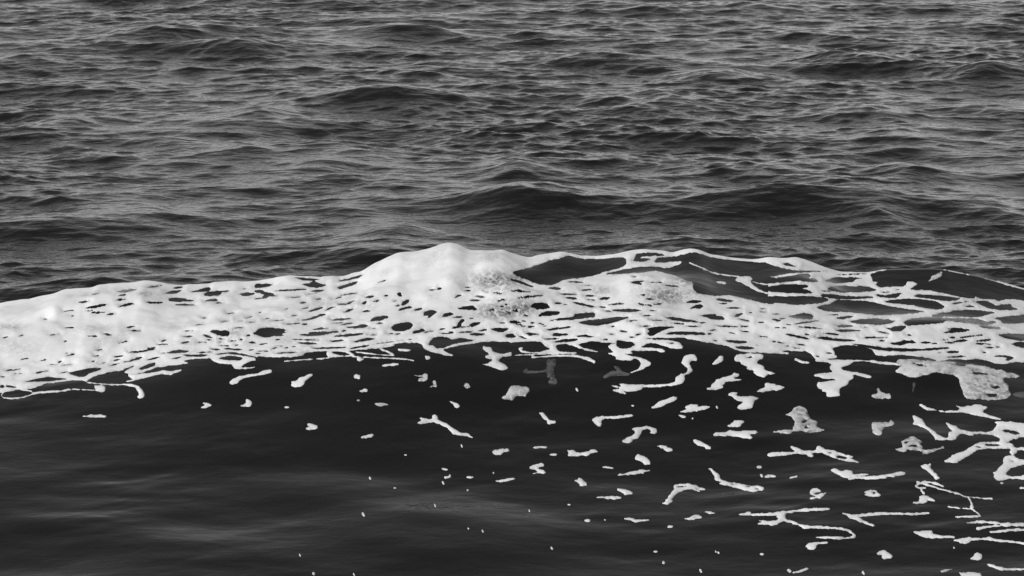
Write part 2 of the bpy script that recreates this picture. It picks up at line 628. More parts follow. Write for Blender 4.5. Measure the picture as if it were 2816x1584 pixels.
T_EDGE = Tile(4.1, 512, 31, .030, .16, 1.0, 0.0, power=3.0)
T_EDGE.h /= T_EDGE.h.std()
T_LUMP = Tile(9.3, 512, 32, .22, 1.7, 1.0, 0.0, power=3.6)
T_LUMP.h /= T_LUMP.h.std()
T_MICRO = Tile(3.7, 512, 33, .015, .07, 1.0, 0.0, power=2.0)
T_MICRO.h /= T_MICRO.h.std()


def drop_crumbs(q, n, least):
    """leave out stray crumbs that are not joined to the piece"""
    e = np.concatenate([q[:, [0, 1]], q[:, [1, 2]], q[:, [2, 3]]])
    lab = np.arange(n)
    while True:
        m = np.minimum(lab[e[:, 0]], lab[e[:, 1]])
        l2 = lab.copy()
        np.minimum.at(l2, e[:, 0], m)
        np.minimum.at(l2, e[:, 1], m)
        l2 = l2[l2]
        if (l2 == lab).all():
            break
        lab = l2
    cnt = np.bincount(lab[q[:, 0]], minlength=n)
    if least < 1:
        least = least * cnt.max()
    return q[cnt[lab[q[:, 0]]] >= least]


def foam_sheet(name, field, x0, x1, y0, y1, dx, dy, thick, soft, lump, mat, edge=1.2, over_crest=False, porous=None, parts=(), rim=.6, grow=0.0):
    gx, gy = np.arange(x0, x1 + dx, dx), np.arange(y0, y1 + dy, dy)
    if over_crest:                                   # finer rows on the steep lip
        gy = np.concatenate([np.arange(y0, 43.3, dy * .62), np.arange(43.3, y1 + dy, dy)])
    GXX, GYY = np.meshgrid(gx, gy)
    s = GXX.shape
    x, y = GXX.ravel(), GYY.ravel()
    yp = np.minimum(y, YC - .01) if over_crest else y
    zz = near_h(x, y)
    u, v = project(x, yp, near_h(x, yp) if over_crest else zz)
    F = field.at(u, v) + grow + edge * T_EDGE.height(x, y * .55)
    if over_crest:
        F = F - np.clip(y - YC, 0, None) / .30 * 16
    Fg = F.reshape(s)
    gyv, gxv = np.gradient(Fg, gy, gx)
    g2 = np.clip(gxv ** 2 + gyv ** 2, 1e-4, None)
    cell = np.maximum.reduce([Fg[:-1, :-1], Fg[1:, :-1], Fg[:-1, 1:], Fg[1:, 1:]]) > 0
    if not cell.any():
        return None
    out = Fg <= 0
    mx, my = -Fg * gxv / g2, -Fg * gyv / g2
    lim = np.maximum(np.abs(mx) / dx, np.abs(my) / dy)
    k = np.where(lim > .95, .95 / np.maximum(lim, 1e-9), 1)
    PX = GXX + np.where(out, mx * k, 0)
    PY = GYY + np.where(out, my * k, 0)
    base = near_h(PX.ravel(), PY.ravel()).reshape(s)
    d = np.clip(Fg, 0, None) * .0045
    t = thick * (1 - np.exp(-d / soft))
    if lump:
        deep = 1 - np.exp(-d / .06)
        t = t + lump * deep * (T_LUMP.height(x, y).reshape(s) * .8 + .55 * np.abs(T_LUMP.height(x + 3, y * 1.2 + 1).reshape(s)))
    t = np.maximum(t, .004)
    PZ = base + np.where(out, -.006, t)
    ii = np.arange(PX.size).reshape(s)
    q = np.stack([ii[:-1, :-1], ii[:-1, 1:], ii[1:, 1:], ii[1:, :-1]], -1)[cell]
    q = drop_crumbs(q, PX.size, 40 if over_crest else .12)
    used = np.unique(q)
    rm = np.full(PX.size, -1)
    rm[used] = np.arange(len(used))
    co = np.stack([PX.ravel(), PY.ravel(), PZ.ravel()], 1)[used]
    # the rim and the thin places are lacy and let the dark water show
    fr = np.clip(F, 0, None)
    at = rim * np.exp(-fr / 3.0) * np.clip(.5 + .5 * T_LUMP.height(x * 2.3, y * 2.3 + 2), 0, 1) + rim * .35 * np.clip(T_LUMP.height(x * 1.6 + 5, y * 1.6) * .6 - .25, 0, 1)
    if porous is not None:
        at = np.maximum(at, porous(u, v, F))  # bubbly spots, also darkened as painted shade on the mounds
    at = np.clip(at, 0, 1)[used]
    c = co.mean(0) * np.array([1, 1, 0]) + np.array([0, 0, co[:, 2].min()])
    faces = rm[q]
    if not parts:
        o = build(name, co - c, faces, None, mat, at)
        o.location = c
        return o
    full = build(name, co - c, faces, None, mat, at)             # shared normals, so the pieces join without a seam
    nrm = np.empty(len(co) * 3, dtype=np.float32)
    full.data.vertex_normals.foreach_get('vector', nrm)
    nrm = nrm.reshape(-1, 3)
    me = full.data
    bpy.data.objects.remove(full)
    bpy.data.meshes.remove(me)
    cu, cv = u[used][faces].mean(1), v[used][faces].mean(1)
    which = np.zeros(len(faces), int)
    for k, (pn, pp) in enumerate(parts):
        which[(which == 0) & inside(pp, cu, cv)] = k + 1
    root = None
    for k, pn in enumerate([name] + [pn for pn, pp in parts]):
        fk = faces[which == k]
        if not len(fk):
            continue
        uk = np.unique(fk)
        r2 = np.full(len(co), -1)
        r2[uk] = np.arange(len(uk))
        o = build(pn, (co - c)[uk], r2[fk], nrm[uk], mat, None if at is None else at[uk])
        if root is None:
            root = o
            o.location = c
        else:
            o.parent = root
    return root


def inside(p, u, v):
    r = np.zeros(u.shape, bool)
    for a, b in zip(p, np.roll(p, -1, axis=0)):
        if a[1] != b[1]:
            k = (v > min(a[1], b[1])) & (v <= max(a[1], b[1]))
            r ^= k & (u < a[0] + (v - a[1]) / (b[1] - a[1]) * (b[0] - a[0]))
    return r


def hit(u, v):
    """photo pixel -> point of the near water seen there (nearest)"""
    yy = np.arange(34.5, YC + .6, .02)
    xx = px_x(u, v, yy)
    d = near_h(xx, yy) - ray_z(v, yy)
    i = int(np.argmax(d > 0)) if (d > 0).any() else len(yy) - 1
    return float(xx[i]), float(yy[i])

# ------------------------------------------------------------------ the foam cap of the wave
BAND_TOP = [(-560, 800)] + [(u, v - 40) for u, v in SIL if 0 <= u <= 2385]
BAND_EDGE = '''D 1000,395 1100,374 1200,370 1200,376 1100,392 1030,416 1050,460 1060,490 1110,495 1080,520 1130,550 1250,545 1380,540 1400,485 1450,495 1510,510 1490,530 1420,570 1500,575 1620,578 1750,605 1900,640 2030,660 2080,665 2090,640 2140,665 2220,670 2290,670 2310,690 2440,665 2576,680 3000,760 4400,900 4400,1420 3400,1370 2900,1330 2576,1310 2480,1300 2400,1320 2300,1320 2220,1290 2130,1270 2000,1280 1850,1270 1700,1300 1600,1265 1450,1240 1330,1228 1200,1238 1090,1238 1060,1210 1055,1180 1000,1160 850,1130 730,1135 650,1165 680,1210 665,1225 700,1245 680,1262 590,1272 620,1280 740,1278 900,1280 1100,1290 1290,1310 1350,1338 1200,1328 1050,1308 950,1292 860,1300 820,1330 740,1355 760,1385 860,1397 980,1422 1050,1447 1030,1467 950,1452 860,1427 865,1462 820,1482 800,1532 720,1567 720,1617 730,1642 620,1659 580,1637 590,1612 540,1592 555,1577 495,1562 495,1502 600,1497 690,1482 640,1469 545,1472 530,1457 460,1442 470,1425 560,1415 660,1402 610,1357 640,1330 600,1305 470,1295 480,1275 430,1220 380,1190 330,1195 270,1190 200,1185 140,1192 220,1215 190,1222 60,1215 0,1210
C 2400,1205 2280,1190 2150,1135 1990,1110 1830,1080 1700,1052 1580,1062 1500,1055 1330,1065 1440,1075 1600,1080 1700,1110 1728,1160 1640,1175 1450,1115 1370,1115 1290,1155 1480,1160 1550,1190 1525,1208 1440,1185 1180,1190 1225,1218 1130,1222 1330,1262 1420,1313 1310,1378 1200,1415 1175,1410 1260,1375 1300,1330 1280,1280 1225,1262 1210,1287 1100,1285 1040,1270 1050,1250 950,1213 1030,1205 960,1152 985,1125 1050,1112 1000,1110 940,1110 850,1095 800,1092 690,1115 660,1130 750,1165 890,1200 830,1203 700,1175 620,1140 540,1120 440,1130 450,1170 480,1195 670,1205 640,1218 470,1222 300,1218 100,1212 60,1165 115,1150 0,1145
B 2576,1100 2300,1095 2230,1110 2100,1125 2000,1145 1870,1175 2000,1240 1940,1245 1700,1180 1650,1105 1500,1110 1250,1165 1000,1180 940,1190 720,1190 500,1205 470,1240 400,1250 130,1255 0,1240
A 2576,1355 2500,1372 2370,1375 2340,1345 2330,1325 2250,1320 2160,1305 2130,1280 2110,1265 2060,1265 2010,1268 1990,1265 1870,1280 1855,1295 1905,1310 1800,1330 1710,1335 1660,1350 1560,1357 1480,1397
E 1370,105 1300,100 1245,95 1260,65 1180,78 1100,82 1000,115 945,128 900,165 870,185 840,172 740,165 600,185 480,200 400,225 300,260 120,265 0,300 -900,380 -2000,420'''
BAND_OPS = '''-C P 0,395 150,360 300,310 400,275 480,262 560,228 600,238 700,262 900,267 1100,245 1150,265 1145,320 1110,350 930,395 870,420 700,455 530,470 430,520 370,530 250,515 150,470 50,440
-C P 1215,295 1240,250 1250,215 1340,200 1500,210 1540,235 1330,238 1280,255 1400,260 1350,290
-C P 1460,250 1640,242 1750,212 1810,198 1890,206 1970,238 2100,264 2420,296 2576,302 2576,720 2450,690 2330,660 2210,625 2070,640 1880,615 1820,570 1830,500 1740,475 1640,430 1480,390 1450,378 1300,405 1115,412 920,418 1115,370 1300,340 1450,340 1560,355 1640,330 1700,310 1720,285 1500,300 1440,315 1400,300 1455,260
+C P 1140,335 1160,280 1220,285 1300,300 1380,290 1440,250 1460,255 1430,300 1550,305 1720,282 1690,320 1570,358 1480,345 1340,335 1230,345
+C S 10,12 900,405 1000,385 1150,352 1300,335
+C S 12,14,14,18,24,18,16 1780,300 1900,350 2050,415 2280,440 2350,500 2480,580 2576,612
+C P 2230,475 2290,440 2400,440 2425,470 2395,490 2470,560 2576,610 2576,625 2450,585 2340,520
+C P 2050,492 2110,485 2165,505 2140,520 2080,508
+C P 2430,430 2470,415 2510,428 2470,440
-D P -40,302 60,330 120,350 240,378 580,385 600,390 400,397 235,408 130,424 70,440 -40,446
-D P 60,455 200,440 330,415 410,412 430,440 410,460 480,460 515,495 450,500 350,490 330,480 200,498 60,505 -20,510 -40,480 -40,440 20,444
-D P 140,315 200,300 235,320 300,345 200,335
-D P 570,490 620,465 700,448 830,448 960,455 870,475 865,492 770,505 690,515 640,500
-D L 680,425,1000,412,10
-D P 595,565 640,545 760,532 870,540 950,535 1050,555 1095,575 1050,590 900,600 760,605 640,588
-D L 525,585,640,590,12
-D P -45,562 20,538 150,522 310,518 410,530 400,550 325,565 420,580 455,610 300,612 150,605 -10,585
-D P 530,640 545,615 650,620 800,640 1050,640 1055,655 960,665 750,672 600,655
-D P 1075,620 1190,630 1290,610 1350,608 1300,655 1200,660 1110,645
-D L 1290,572,1325,568,10
-D L 1140,598,1225,598,8
-D P -20,634 160,644 400,634 500,650 590,655 610,678 560,705 400,722 240,725 120,705 -20,722
-D P 1450,640 1520,618 1640,628 1800,640 1950,660 1880,685 1780,690 1640,665
-D P 1170,695 1240,675 1380,662 1560,670 1700,690 1780,745 1740,775 1650,770 1450,730 1280,710
-D P 465,750 640,715 690,675 840,680 1030,690 1150,725 1350,760 1610,795 1400,820 1100,835 980,815 820,800 590,795 510,765
-D P 1840,715 1900,700 2030,690 1990,700 1890,720
-D L 1980,742,2085,742,18
-D P 2080,690 2200,685 2300,740 2350,720 2450,720 2450,745 2530,770 2400,785 2250,770 2150,730
-D P 1640,830 1750,810 1900,780 2060,775 2200,790 2300,800 2190,830 2140,850 2000,850 1790,845 1690,860
-D P 1360,895 1480,855 1650,845 1850,862 2100,865 2150,880 2200,895 2290,890 2300,910 2180,940 2040,915 1880,895 1780,885 1750,910 1480,930 1400,940
-D P 2250,860 2350,850 2480,835 2576,825 2800,830 2800,900 2576,905 2520,915 2370,915 2330,880
-D P 2110,940 2230,935 2350,955 2330,975 2200,965
-D P 200,840 300,820 340,808 430,815 460,840 440,870 350,875 270,860
-D P 25,865 80,865 135,882 110,895 50,880
-D L 265,920,530,882,18
-D P 680,860 750,840 870,835 830,860 740,872
-D L 600,825,740,828,12
-D P 825,895 900,872 1080,862 1200,870 1290,888 1230,915 1100,928 950,922 860,912
-D P 690,940 740,925 880,935 840,950 730,955
-D P 690,985 730,972 930,980 930,988 770,1000 700,995
-D L 940,952,1010,948,10
-D P 1185,960 1240,955 1300,940 1390,935 1380,965 1330,995 1270,995
-D L 300,945,560,965,14
-D L 0,948,220,965,8
-D L 525,1008,735,1028,16
-D P 165,1015 250,1025 350,1045 430,1075 350,1065 250,1045
-D P 480,1060 560,1045 720,1070 880,1078 880,1095 760,1095 600,1085
-D L 905,1055,1210,1055,12
-D P 1210,1110 1300,1100 1370,1082 1460,1085 1500,1110 1390,1118 1340,1135 1260,1125
-D P 1530,1105 1570,1095 1645,1100 1630,1115 1560,1115
-D P 820,1115 1000,1130 1150,1155 1300,1160 1500,1170 1720,1155 1800,1150 1830,1165 1650,1185 1400,1198 1200,1190 1040,1170
-D P 1780,1200 1860,1185 1925,1190 1910,1210 1830,1218
-D L 1800,1255,2000,1243,18
-D P 1330,1230 1600,1255 1720,1290 1600,1275 1450,1250
-D P 1760,1010 1850,975 1790,960 1900,958 2050,975 1960,1000 1850,1008
-D L 1890,1060,2190,1025,16
-D L 1860,1097,2025,1078,22
-D L 2100,1090,2250,1078,22
-D L 2090,1120,2180,1117,18
-D L 2190,1157,2275,1157,16
-D P 2265,1250 2320,1232 2420,1238 2480,1260 2420,1290 2390,1285 2410,1260 2340,1250
-D P 2300,1025 2400,1015 2576,1018 2900,1020 2900,1080 2576,1090 2545,1090 2400,1065
-D P 2430,1120 2540,1095 2576,1100 2800,1100 2800,1165 2576,1165 2500,1140
-D L 2700,900,3300,960,60
-D L 2650,740,3000,800,40
-D L 2900,1150,3300,1170,50
-D L 3100,980,3600,1040,60
+D S 5,8 1765,372 1900,400 2100,440 2290,490 2576,575 3000,690
+D P 2290,490 2360,490 2576,545 2900,620 2900,650 2576,575 2400,530
+B P 2280,1140 2370,1150 2380,1200 2470,1220 2576,1200 2576,1240 2470,1250 2440,1290 2520,1330 2545,1365 2480,1390 2400,1365 2330,1340 2270,1325 2340,1315 2380,1280 2310,1260 2300,1240 2350,1220 2280,1170
-B P 2375,1150 2450,1140 2540,1160 2550,1195 2500,1215 2420,1205
+B S 10,12 280,1295 450,1280 700,1265 760,1250 950,1240 1000,1250 1300,1262 1500,1270 1590,1290
+B P 705,1200 760,1184 840,1180 930,1188 975,1212 1000,1245 950,1246 850,1240 780,1252 725,1252 708,1225
+B S 12,9 1000,1200 1200,1225 1350,1235 1400,1240
+B S 20,22 1250,1170 1330,1200 1390,1235
-B P 760,1200 820,1192 900,1205 950,1228 900,1235 800,1228
+B P 1010,1250 1100,1268 1060,1295 1020,1290
+B P 1420,1165 1570,1178 1520,1195 1430,1190
-B P 1740,1130 1770,1060 1850,1045 1930,1050 1980,1080 2050,1058 2120,1062 2210,1085 2050,1110 1970,1130 1900,1160 1820,1165 1790,1135
-C P -20,1105 100,1100 200,1090 290,1100 340,1150 380,1170 320,1190 260,1205 150,1200 100,1180 120,1155 -20,1145
+C S 9,11 0,1235 350,1220 470,1225
+C S 14,20,38 200,1255 340,1245 500,1235 650,1240 750,1265 830,1300
+E S 12,16,12,14 150,265 60,275 10,310 30,345 150,352 260,335 340,300 310,272 200,262
+E S 24,18 340,300 450,285 600,280 710,262
+E S 12,10 730,258 850,262 960,268
+E P 945,220 1000,216 1060,222 1068,260 1040,290 970,280 955,250
+E S 14,10,12 880,188 1000,205 1120,212 1240,210
+E P 1230,200 1330,205 1400,225 1440,265 1460,310 1440,345 1400,352 1378,335 1400,310 1380,270 1350,235 1230,215
+E P 1265,180 1340,160 1290,130 1290,95 1370,105 1560,90 1650,65 1720,75 1840,55 1810,80 1745,100 1740,118 1680,110 1600,108 1450,145 1320,180 1280,187
-E P 255,180 380,150 480,132 530,140 680,152 640,165 480,180 300,185
-E P 680,90 800,65 930,42 1015,48 1005,68 900,100 850,135 790,135 740,115
+C S 10,14,10 2420,492 2500,514 2596,522 2640,522
-E L 60,225,170,240,20
-E L 0,130,60,135,14
-E L 0,230,45,232,30
-A L 925,620,995,610,14
-A L 1180,595,1380,570,30
-A L 1180,635,1270,622,18
-A L 1175,675,1270,672,16
-A L 1490,555,1630,530,16
-A L 1740,560,1850,545,22
-A L 1650,615,1840,582,32
-A P 1910,600 2000,570 2100,545 2120,560 2110,590 2000,595
-A P 2060,610 2100,590 2180,585 2310,580 2300,592 2230,600 2220,630 2110,640 2060,635
-A P 1700,660 1760,652 1850,660 1900,675 1985,680 1900,692 1780,698 1705,690
-A L 1760,722,1975,728,18
-A P 2055,690 2100,670 2170,667 2190,680 2170,692
-A L 2170,707,2250,707,12
-A P 2405,615 2490,598 2576,612 2550,628 2450,640
-A L 2435,570,2485,560,14
-A L 775,703,905,690,14
-A P 840,760 920,740 1010,722 1095,718 1040,738 960,758
-A P 1190,745 1260,715 1330,708 1360,718 1270,740
-A P 1470,700 1530,695 1640,700 1610,715 1540,715
-A L 640,792,755,783,10
-A L 830,790,940,782,10
-A L 920,803,1070,803,18
-A L 1070,825,1165,815,14
-A L 705,837,748,835,10
-A L 440,870,480,872,10
-A L 650,955,745,955,14
-A P 875,1038 920,1030 980,1040 975,1048 890,1045
-A P 1030,1012 1070,1015 1135,1030 1090,1035
-A L 1300,983,1415,990,14
-A L 1845,990,1945,985,10
-A P 2115,995 2150,978 2230,985 2290,985 2310,1005 2300,1040 2250,1045 2180,1025
-A L 2360,960,2455,957,14
-A L 2375,893,2450,888,8
-A L 2040,1025,2140,1060,20
-A L 1835,1045,1940,1042,16
-A L 1820,1108,1905,1100,20
-A L 1990,1102,2080,1105,10
-A L 2060,1078,2150,1080,10
-A L 2195,1062,2270,1075,10
-A P 2490,1100 2520,1092 2576,1105 2576,1115 2530,1115
-A L 2210,1135,2310,1140,12
-A L 2120,1172,2230,1175,16
-A L 2245,1165,2450,1180,22
-A L 1580,1127,1700,1122,12
-A P 1475,1160 1520,1155 1580,1148 1550,1165 1580,1172 1470,1195 1350,1215 1340,1205 1285,1205 1340,1195 1370,1188 1390,1195 1500,1172
-A L 655,1215,690,1212,8
-A L 950,1245,1015,1233,14
-A L 910,1300,960,1290,12
-A L 1145,1252,1245,1240,12
-A L 1135,1287,1220,1273,16
-A P 1220,1302 1300,1290 1390,1252 1435,1250 1425,1268 1340,1290 1270,1303
-A P 1475,1283 1550,1255 1610,1247 1615,1260 1540,1278
-A P 1600,1213 1690,1205 1740,1185 1820,1180 1905,1185 1890,1205 1800,1212
-A L 1980,1208,2140,1200,14
-A P 1400,1365 1450,1340 1540,1305 1565,1310 1550,1345 1470,1375 1415,1378
-A P 1240,1410 1250,1370 1300,1350 1360,1335 1330,1360 1260,1390
-A L 340,1415,490,1388,12
-A L 150,1420,245,1418,8
-A L 500,1330,590,1322,8
-A L 640,1335,730,1325,8
-A P 2190,1265 2300,1235 2400,1245 2440,1262 2420,1285 2300,1285
-A P 2280,1210 2340,1200 2450,1218 2576,1250 2576,1262 2450,1235 2320,1225
-A P 1840,1225 1990,1225 2105,1225 2060,1248 1900,1250
-A P 2420,1355 2470,1310 2576,1285 2640,1300 2640,1330 2540,1355
-B P 375,450 480,455 600,465 650,468 560,485 470,475
-B P 455,520 540,505 580,485 640,510 705,520 690,540 600,562 540,545
-B P -10,515 100,515 185,520 140,540 60,555 -10,558
-B L 175,585,515,570,14
-B L 555,592,690,578,20
-B L 510,620,640,602,8
-B L 345,655,460,645,10
-B P -10,580 50,575 110,600 170,610 180,630 230,637 120,645 110,660 -10,672 -10,662 70,650 85,620 -10,598
-B P 810,560 870,530 960,500 1040,485 990,525 870,565
-B P 820,490 950,455 1080,420 1050,450 930,480
-B L 850,630,1020,608,12
-B L 890,730,1000,678,18
-B L 1205,510,1320,475,7
-B P 525,795 570,770 680,742 670,765 580,792
-B P 690,795 740,750 820,735 810,748 750,765
-B P 885,805 920,770 990,765 950,790
-B P 410,885 530,865 620,830 690,812 705,825 640,850 560,880
-B L 750,880,975,862,22
-B L 320,845,420,830,10
-B L 145,883,290,880,10
-B L 290,922,460,910,12
-B L 790,910,890,905,10
-B L 860,925,1000,908,16
-B P 1060,715 1090,692 1120,693 1100,720
-B L 1170,690,1245,683,16
-B P 1065,795 1090,782 1160,783 1140,798
-B P 1100,655 1130,625 1190,640 1150,655
-B L 1290,635,1335,633,12
-B P 1420,605 1455,600 1460,625 1495,645 1435,640
-B P 1465,735 1475,695 1520,668 1545,682 1520,720
-B P 1425,790 1450,760 1540,738 1580,752 1500,775
-B P 1585,780 1620,765 1670,755 1680,772 1620,785
-B P 1805,578 1840,550 1885,545 1870,572
-B P 1690,835 1690,795 1760,775 1825,795 1790,820 1750,860 1735,860 1740,835
-B P 1870,848 1895,810 1950,800 1990,820 1970,835 1900,850
-B P 2000,655 2030,625 2070,628 2030,650
-B P 2145,685 2190,668 2260,680 2250,692
-B P 1995,765 2080,745 2190,730 2195,750 2220,775 2120,775
-B P 1145,890 1180,855 1270,832 1325,835 1330,860 1220,890
-B P 1358,955 1400,920 1480,900 1550,900 1582,935 1550,970 1460,995 1390,985
-B L 1225,915,1285,910,12
-B L 1150,962,1205,962,8
-B P 905,950 1000,938 1080,918 1130,935 1090,955 980,965
-B P -30,1010 30,970 80,955 160,955 250,965 330,985 270,990 325,1010 250,1015 290,1040 170,1040 130,1058 50,1045 -10,1025
-B P 550,978 620,960 660,945 680,962 735,965 640,975
-B P 425,1018 540,1020 530,1000 660,995 800,990 860,1000 760,1010 690,1030 560,1042 470,1035
-B P 775,1045 840,1025 950,1020 1000,1010 1085,1012 1060,1030 940,1045 830,1050
-B P 975,1100 1060,1065 1130,1055 1210,1070 1100,1090 1020,1102
-B P 740,1085 790,1085 850,1072 905,1085 850,1098 760,1100
-B L 365,1072,640,1082,14
-B P 410,1105 500,1102 630,1115 590,1125 460,1120
-B P 1570,1020 1590,990 1640,980 1680,955 1690,975 1700,990 1640,1010
-B P 1970,965 1985,945 2020,940 2050,890 2075,870 2105,880 2060,920 2070,950 2030,965
-B P 2140,935 2170,910 2265,900 2240,925 2180,948
-B L 1840,978,1910,960,14
-B P 2360,970 2420,955 2550,965 2510,990 2500,1005 2420,990
-B P 2020,1010 2090,995 2185,990 2175,1005
-B P 2150,1020 2200,1008 2320,1020 2250,1040 2180,1035
-B P 2515,1020 2596,1018 2596,1060 2520,1055
-B P 2390,740 2440,730 2530,720 2500,742
-B P 2195,640 2230,628 2320,650 2240,652
-B L 2390,605,2490,612,16
-B L 2430,680,2530,678,10
-B L 2300,597,2340,597,8
-B L 2095,550,2165,550,10
-B P 920,1175 1000,1145 1150,1130 1110,1150 1000,1165
-B L 570,1165,910,1155,20
-B L 190,1215,480,1200,14
-B L 0,1192,120,1192,10
-B L 0,1215,70,1217,10
-B L 190,1138,280,1140,8
-B L 1300,1140,1600,1095,10
-B L 1000,1148,1640,1062,6
-C P 350,555 410,545 485,550 500,578 400,572
-C P -10,460 60,480 150,510 220,545 180,545 80,510 -10,480
-C P -10,580 70,570 120,585 210,592 120,600 30,590
-C L 50,655,320,630,18
-C P 185,740 220,710 320,703 355,715 380,755 340,768 240,768
-C L 560,492,725,500,18
-C L 480,618,655,622,20
-C L 535,650,660,665,22
-C P 595,700 640,692 720,715 800,735 880,750 790,750 680,728
-C L 690,580,800,572,18
-C L 735,635,845,635,18
-C P 880,665 910,648 985,650 970,670 900,675
-C P 1190,500 1230,485 1330,478 1335,490 1280,498 1310,520 1260,520
-C L 1340,498,1510,500,8
-C L 1540,530,1680,542,16
-C L 720,530,820,527,8
-C L 1215,448,1250,442,14
-C P 1740,705 1810,675 1930,685 1850,712
-C P 1790,770 1830,735 1900,720 1930,745 1890,768 1850,755
-C P 2050,670 2100,662 2240,685 2190,700 2110,692
-C L 2070,713,2170,716,12
-C L 2150,758,2320,757,20
-C P 2235,850 2260,815 2330,810 2290,845
-C P 1895,832 1960,820 2050,820 2040,840 2110,835 2150,875 2030,875 1950,850
-C L 970,725,1130,712,16
-C P 1000,778 1170,765 1260,768 1310,785 1230,800 1080,795
-C P 245,840 330,795 400,788 490,795 470,820 380,835
-C P 375,885 430,870 540,855 620,845 640,815 700,812 790,800 835,810 830,850 760,860 680,868 600,875 560,880 430,880 390,893
-C P 655,905 760,880 930,865 1060,845 1190,850 1090,885 980,915 850,938 780,930
-C P 1530,850 1620,848 1760,870 1880,890 1870,905 1780,900 1640,885
-C L 1385,875,1560,888,12
-C L 1320,835,1405,832,14
-C L 1380,780,1455,788,12
-C L 1615,910,1735,918,14
-C L 1745,940,1900,945,14
-C L 2040,938,2290,946,12
-C L 1290,945,1400,938,8
-C L 2470,903,2540,902,10
-C L 2500,765,2560,767,10
-C L 2500,797,2560,800,10
-C P 1365,965 1450,945 1660,945 1560,970 1470,1010 1400,1045 1365,1020 1385,990
-C P 1520,1025 1640,990 1800,995 1920,1003 1955,1020 1930,1030 1700,1025
-C P -20,885 60,890 105,905 60,912 -20,908
-C L 150,948,225,945,16
-C P 300,940 355,925 345,940
-C L 340,980,620,945,20
-C L 985,945,1035,942,10
-C P 130,1015 170,1005 290,1025 190,1035
-C P -20,1030 45,1035 40,1055 -20,1062
-C P 395,1040 430,1008 470,1010 500,1018 590,1022 480,1045
-C L 320,1072,490,1065,16
-C P 410,1105 500,1075 580,1065 670,1068 620,1095 500,1103
-C P 640,1045 740,1022 780,1040 865,1048 790,1052
-C P 1050,1110 1060,1078 1100,1090 1200,1095 1240,1128 1190,1165 1090,1165 1050,1140
-C L 900,1078,960,1075,10
-C P 2150,1080 2230,1080 2370,1090 2370,1110 2280,1118 2180,1105
-C P 2240,1145 2330,1140 2450,1160 2400,1180 2300,1175'''
# thin bubbly foam, with shade of the mound slopes painted in: photo pixel, reach in u and v, amount
POROUS_SHADE = [(1360, 778, 55, 22, .8), (1375, 858, 60, 22, .9), (1432, 850, 38, 20, .9), (1415, 770, 30, 14, .7), (1832, 815, 62, 24, .75), (1655, 802, 28, 14, .5),
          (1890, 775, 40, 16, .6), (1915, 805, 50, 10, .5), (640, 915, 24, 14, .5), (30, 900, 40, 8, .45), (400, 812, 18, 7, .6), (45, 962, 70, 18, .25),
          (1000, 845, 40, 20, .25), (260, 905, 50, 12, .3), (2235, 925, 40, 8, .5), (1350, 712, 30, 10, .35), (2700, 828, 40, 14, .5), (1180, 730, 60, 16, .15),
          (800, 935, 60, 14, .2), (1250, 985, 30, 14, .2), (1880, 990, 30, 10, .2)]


def band_porous_shade(u, v, F):
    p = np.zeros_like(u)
    for (cu, cv, ru, rv, a) in POROUS_SHADE:
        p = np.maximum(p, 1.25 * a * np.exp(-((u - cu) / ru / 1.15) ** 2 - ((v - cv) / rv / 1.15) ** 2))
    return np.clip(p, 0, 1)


bf = Field(-520, 3340, 620, 1110, 2.0, 1.0)
_outer = [np.array(BAND_TOP)]
for ln in BAND_EDGE.split('\n'):
    t_, r_ = ln.split(' ', 1)
    _outer.append(pts(t_, r_))
bf.add(np.concatenate(_outer))
for ln in BAND_OPS.split('\n'):
    sg, p = parse(ln)
    (bf.add if sg > 0 else bf.cut)(p)
# many small slits torn in the sheet
rg = random.Random(8)
n_slit = 0
while n_slit < 150:
    su_ = rg.uniform(-300, 3100)
    sv_ = float(np.interp(su_, [p[0] for p in LIP], [p[1] for p in LIP])) - rg.triangular(-25, 190, 20)
    if bf.at(np.array([su_]), np.array([sv_]))[0] < 7 or (su_ < 560 and rg.random() < .55):
        continue
    ln_, hh_ = rg.uniform(9, 32), rg.uniform(2.2, 4.6)
    an_ = math.radians(rg.gauss(-9 if su_ < 1300 else 5, 7))
    bf.cut(lens(su_ - ln_ / 2 * math.cos(an_), sv_ - ln_ / 2 * math.sin(an_), su_ + ln_ / 2 * math.cos(an_), sv_ + ln_ / 2 * math.sin(an_), hh_))
    n_slit += 1
foam = foam_sheet('foam_sheet', bf, -9.4, 9.4, 41.2, YC + .6, .011, .018, .012, .03, .016, M_FOAM, edge=.5, over_crest=True, porous=band_porous_shade,
                  parts=[('foam_column', pts('D', '430,1300 760,1300 1100,1400 1150,1500 800,1720 380,1720')),
                         ('foam_net', pts('D', '-400,180 300,200 800,330 1300,300 2576,450 4400,650 4400,960 2576,960 2100,930 1700,880 1380,900 1250,850 800,830 520,790 450,735 200,730 -50,725 -400,640')),
                         ('foam_fringe', pts('C', '880,1100 1050,1060 1260,1060 1300,1095 1800,1050 1800,1250 1450,1460 900,1460 880,1180')),
                         ('foam_fringe', pts('B', '2000,1150 2290,1120 2576,1110 2700,1230 2650,1420 2200,1420 2240,1260')),
                         ('foam_fringe', pts('B', '250,1262 700,1200 1000,1190 1240,1172 1420,1160 1600,1180 1620,1320 250,1320')),
                         ('foam_fringe', pts('E', '-300,240 300,262 420,235 700,180 880,180 1230,190 1240,90 1380,100 1650,55 1900,30 1900,250 1500,380 -300,400'))])
foam['label'] = 'wide white sheet of foam full of dark holes lying over the wave crest'
foam['category'] = 'foam'

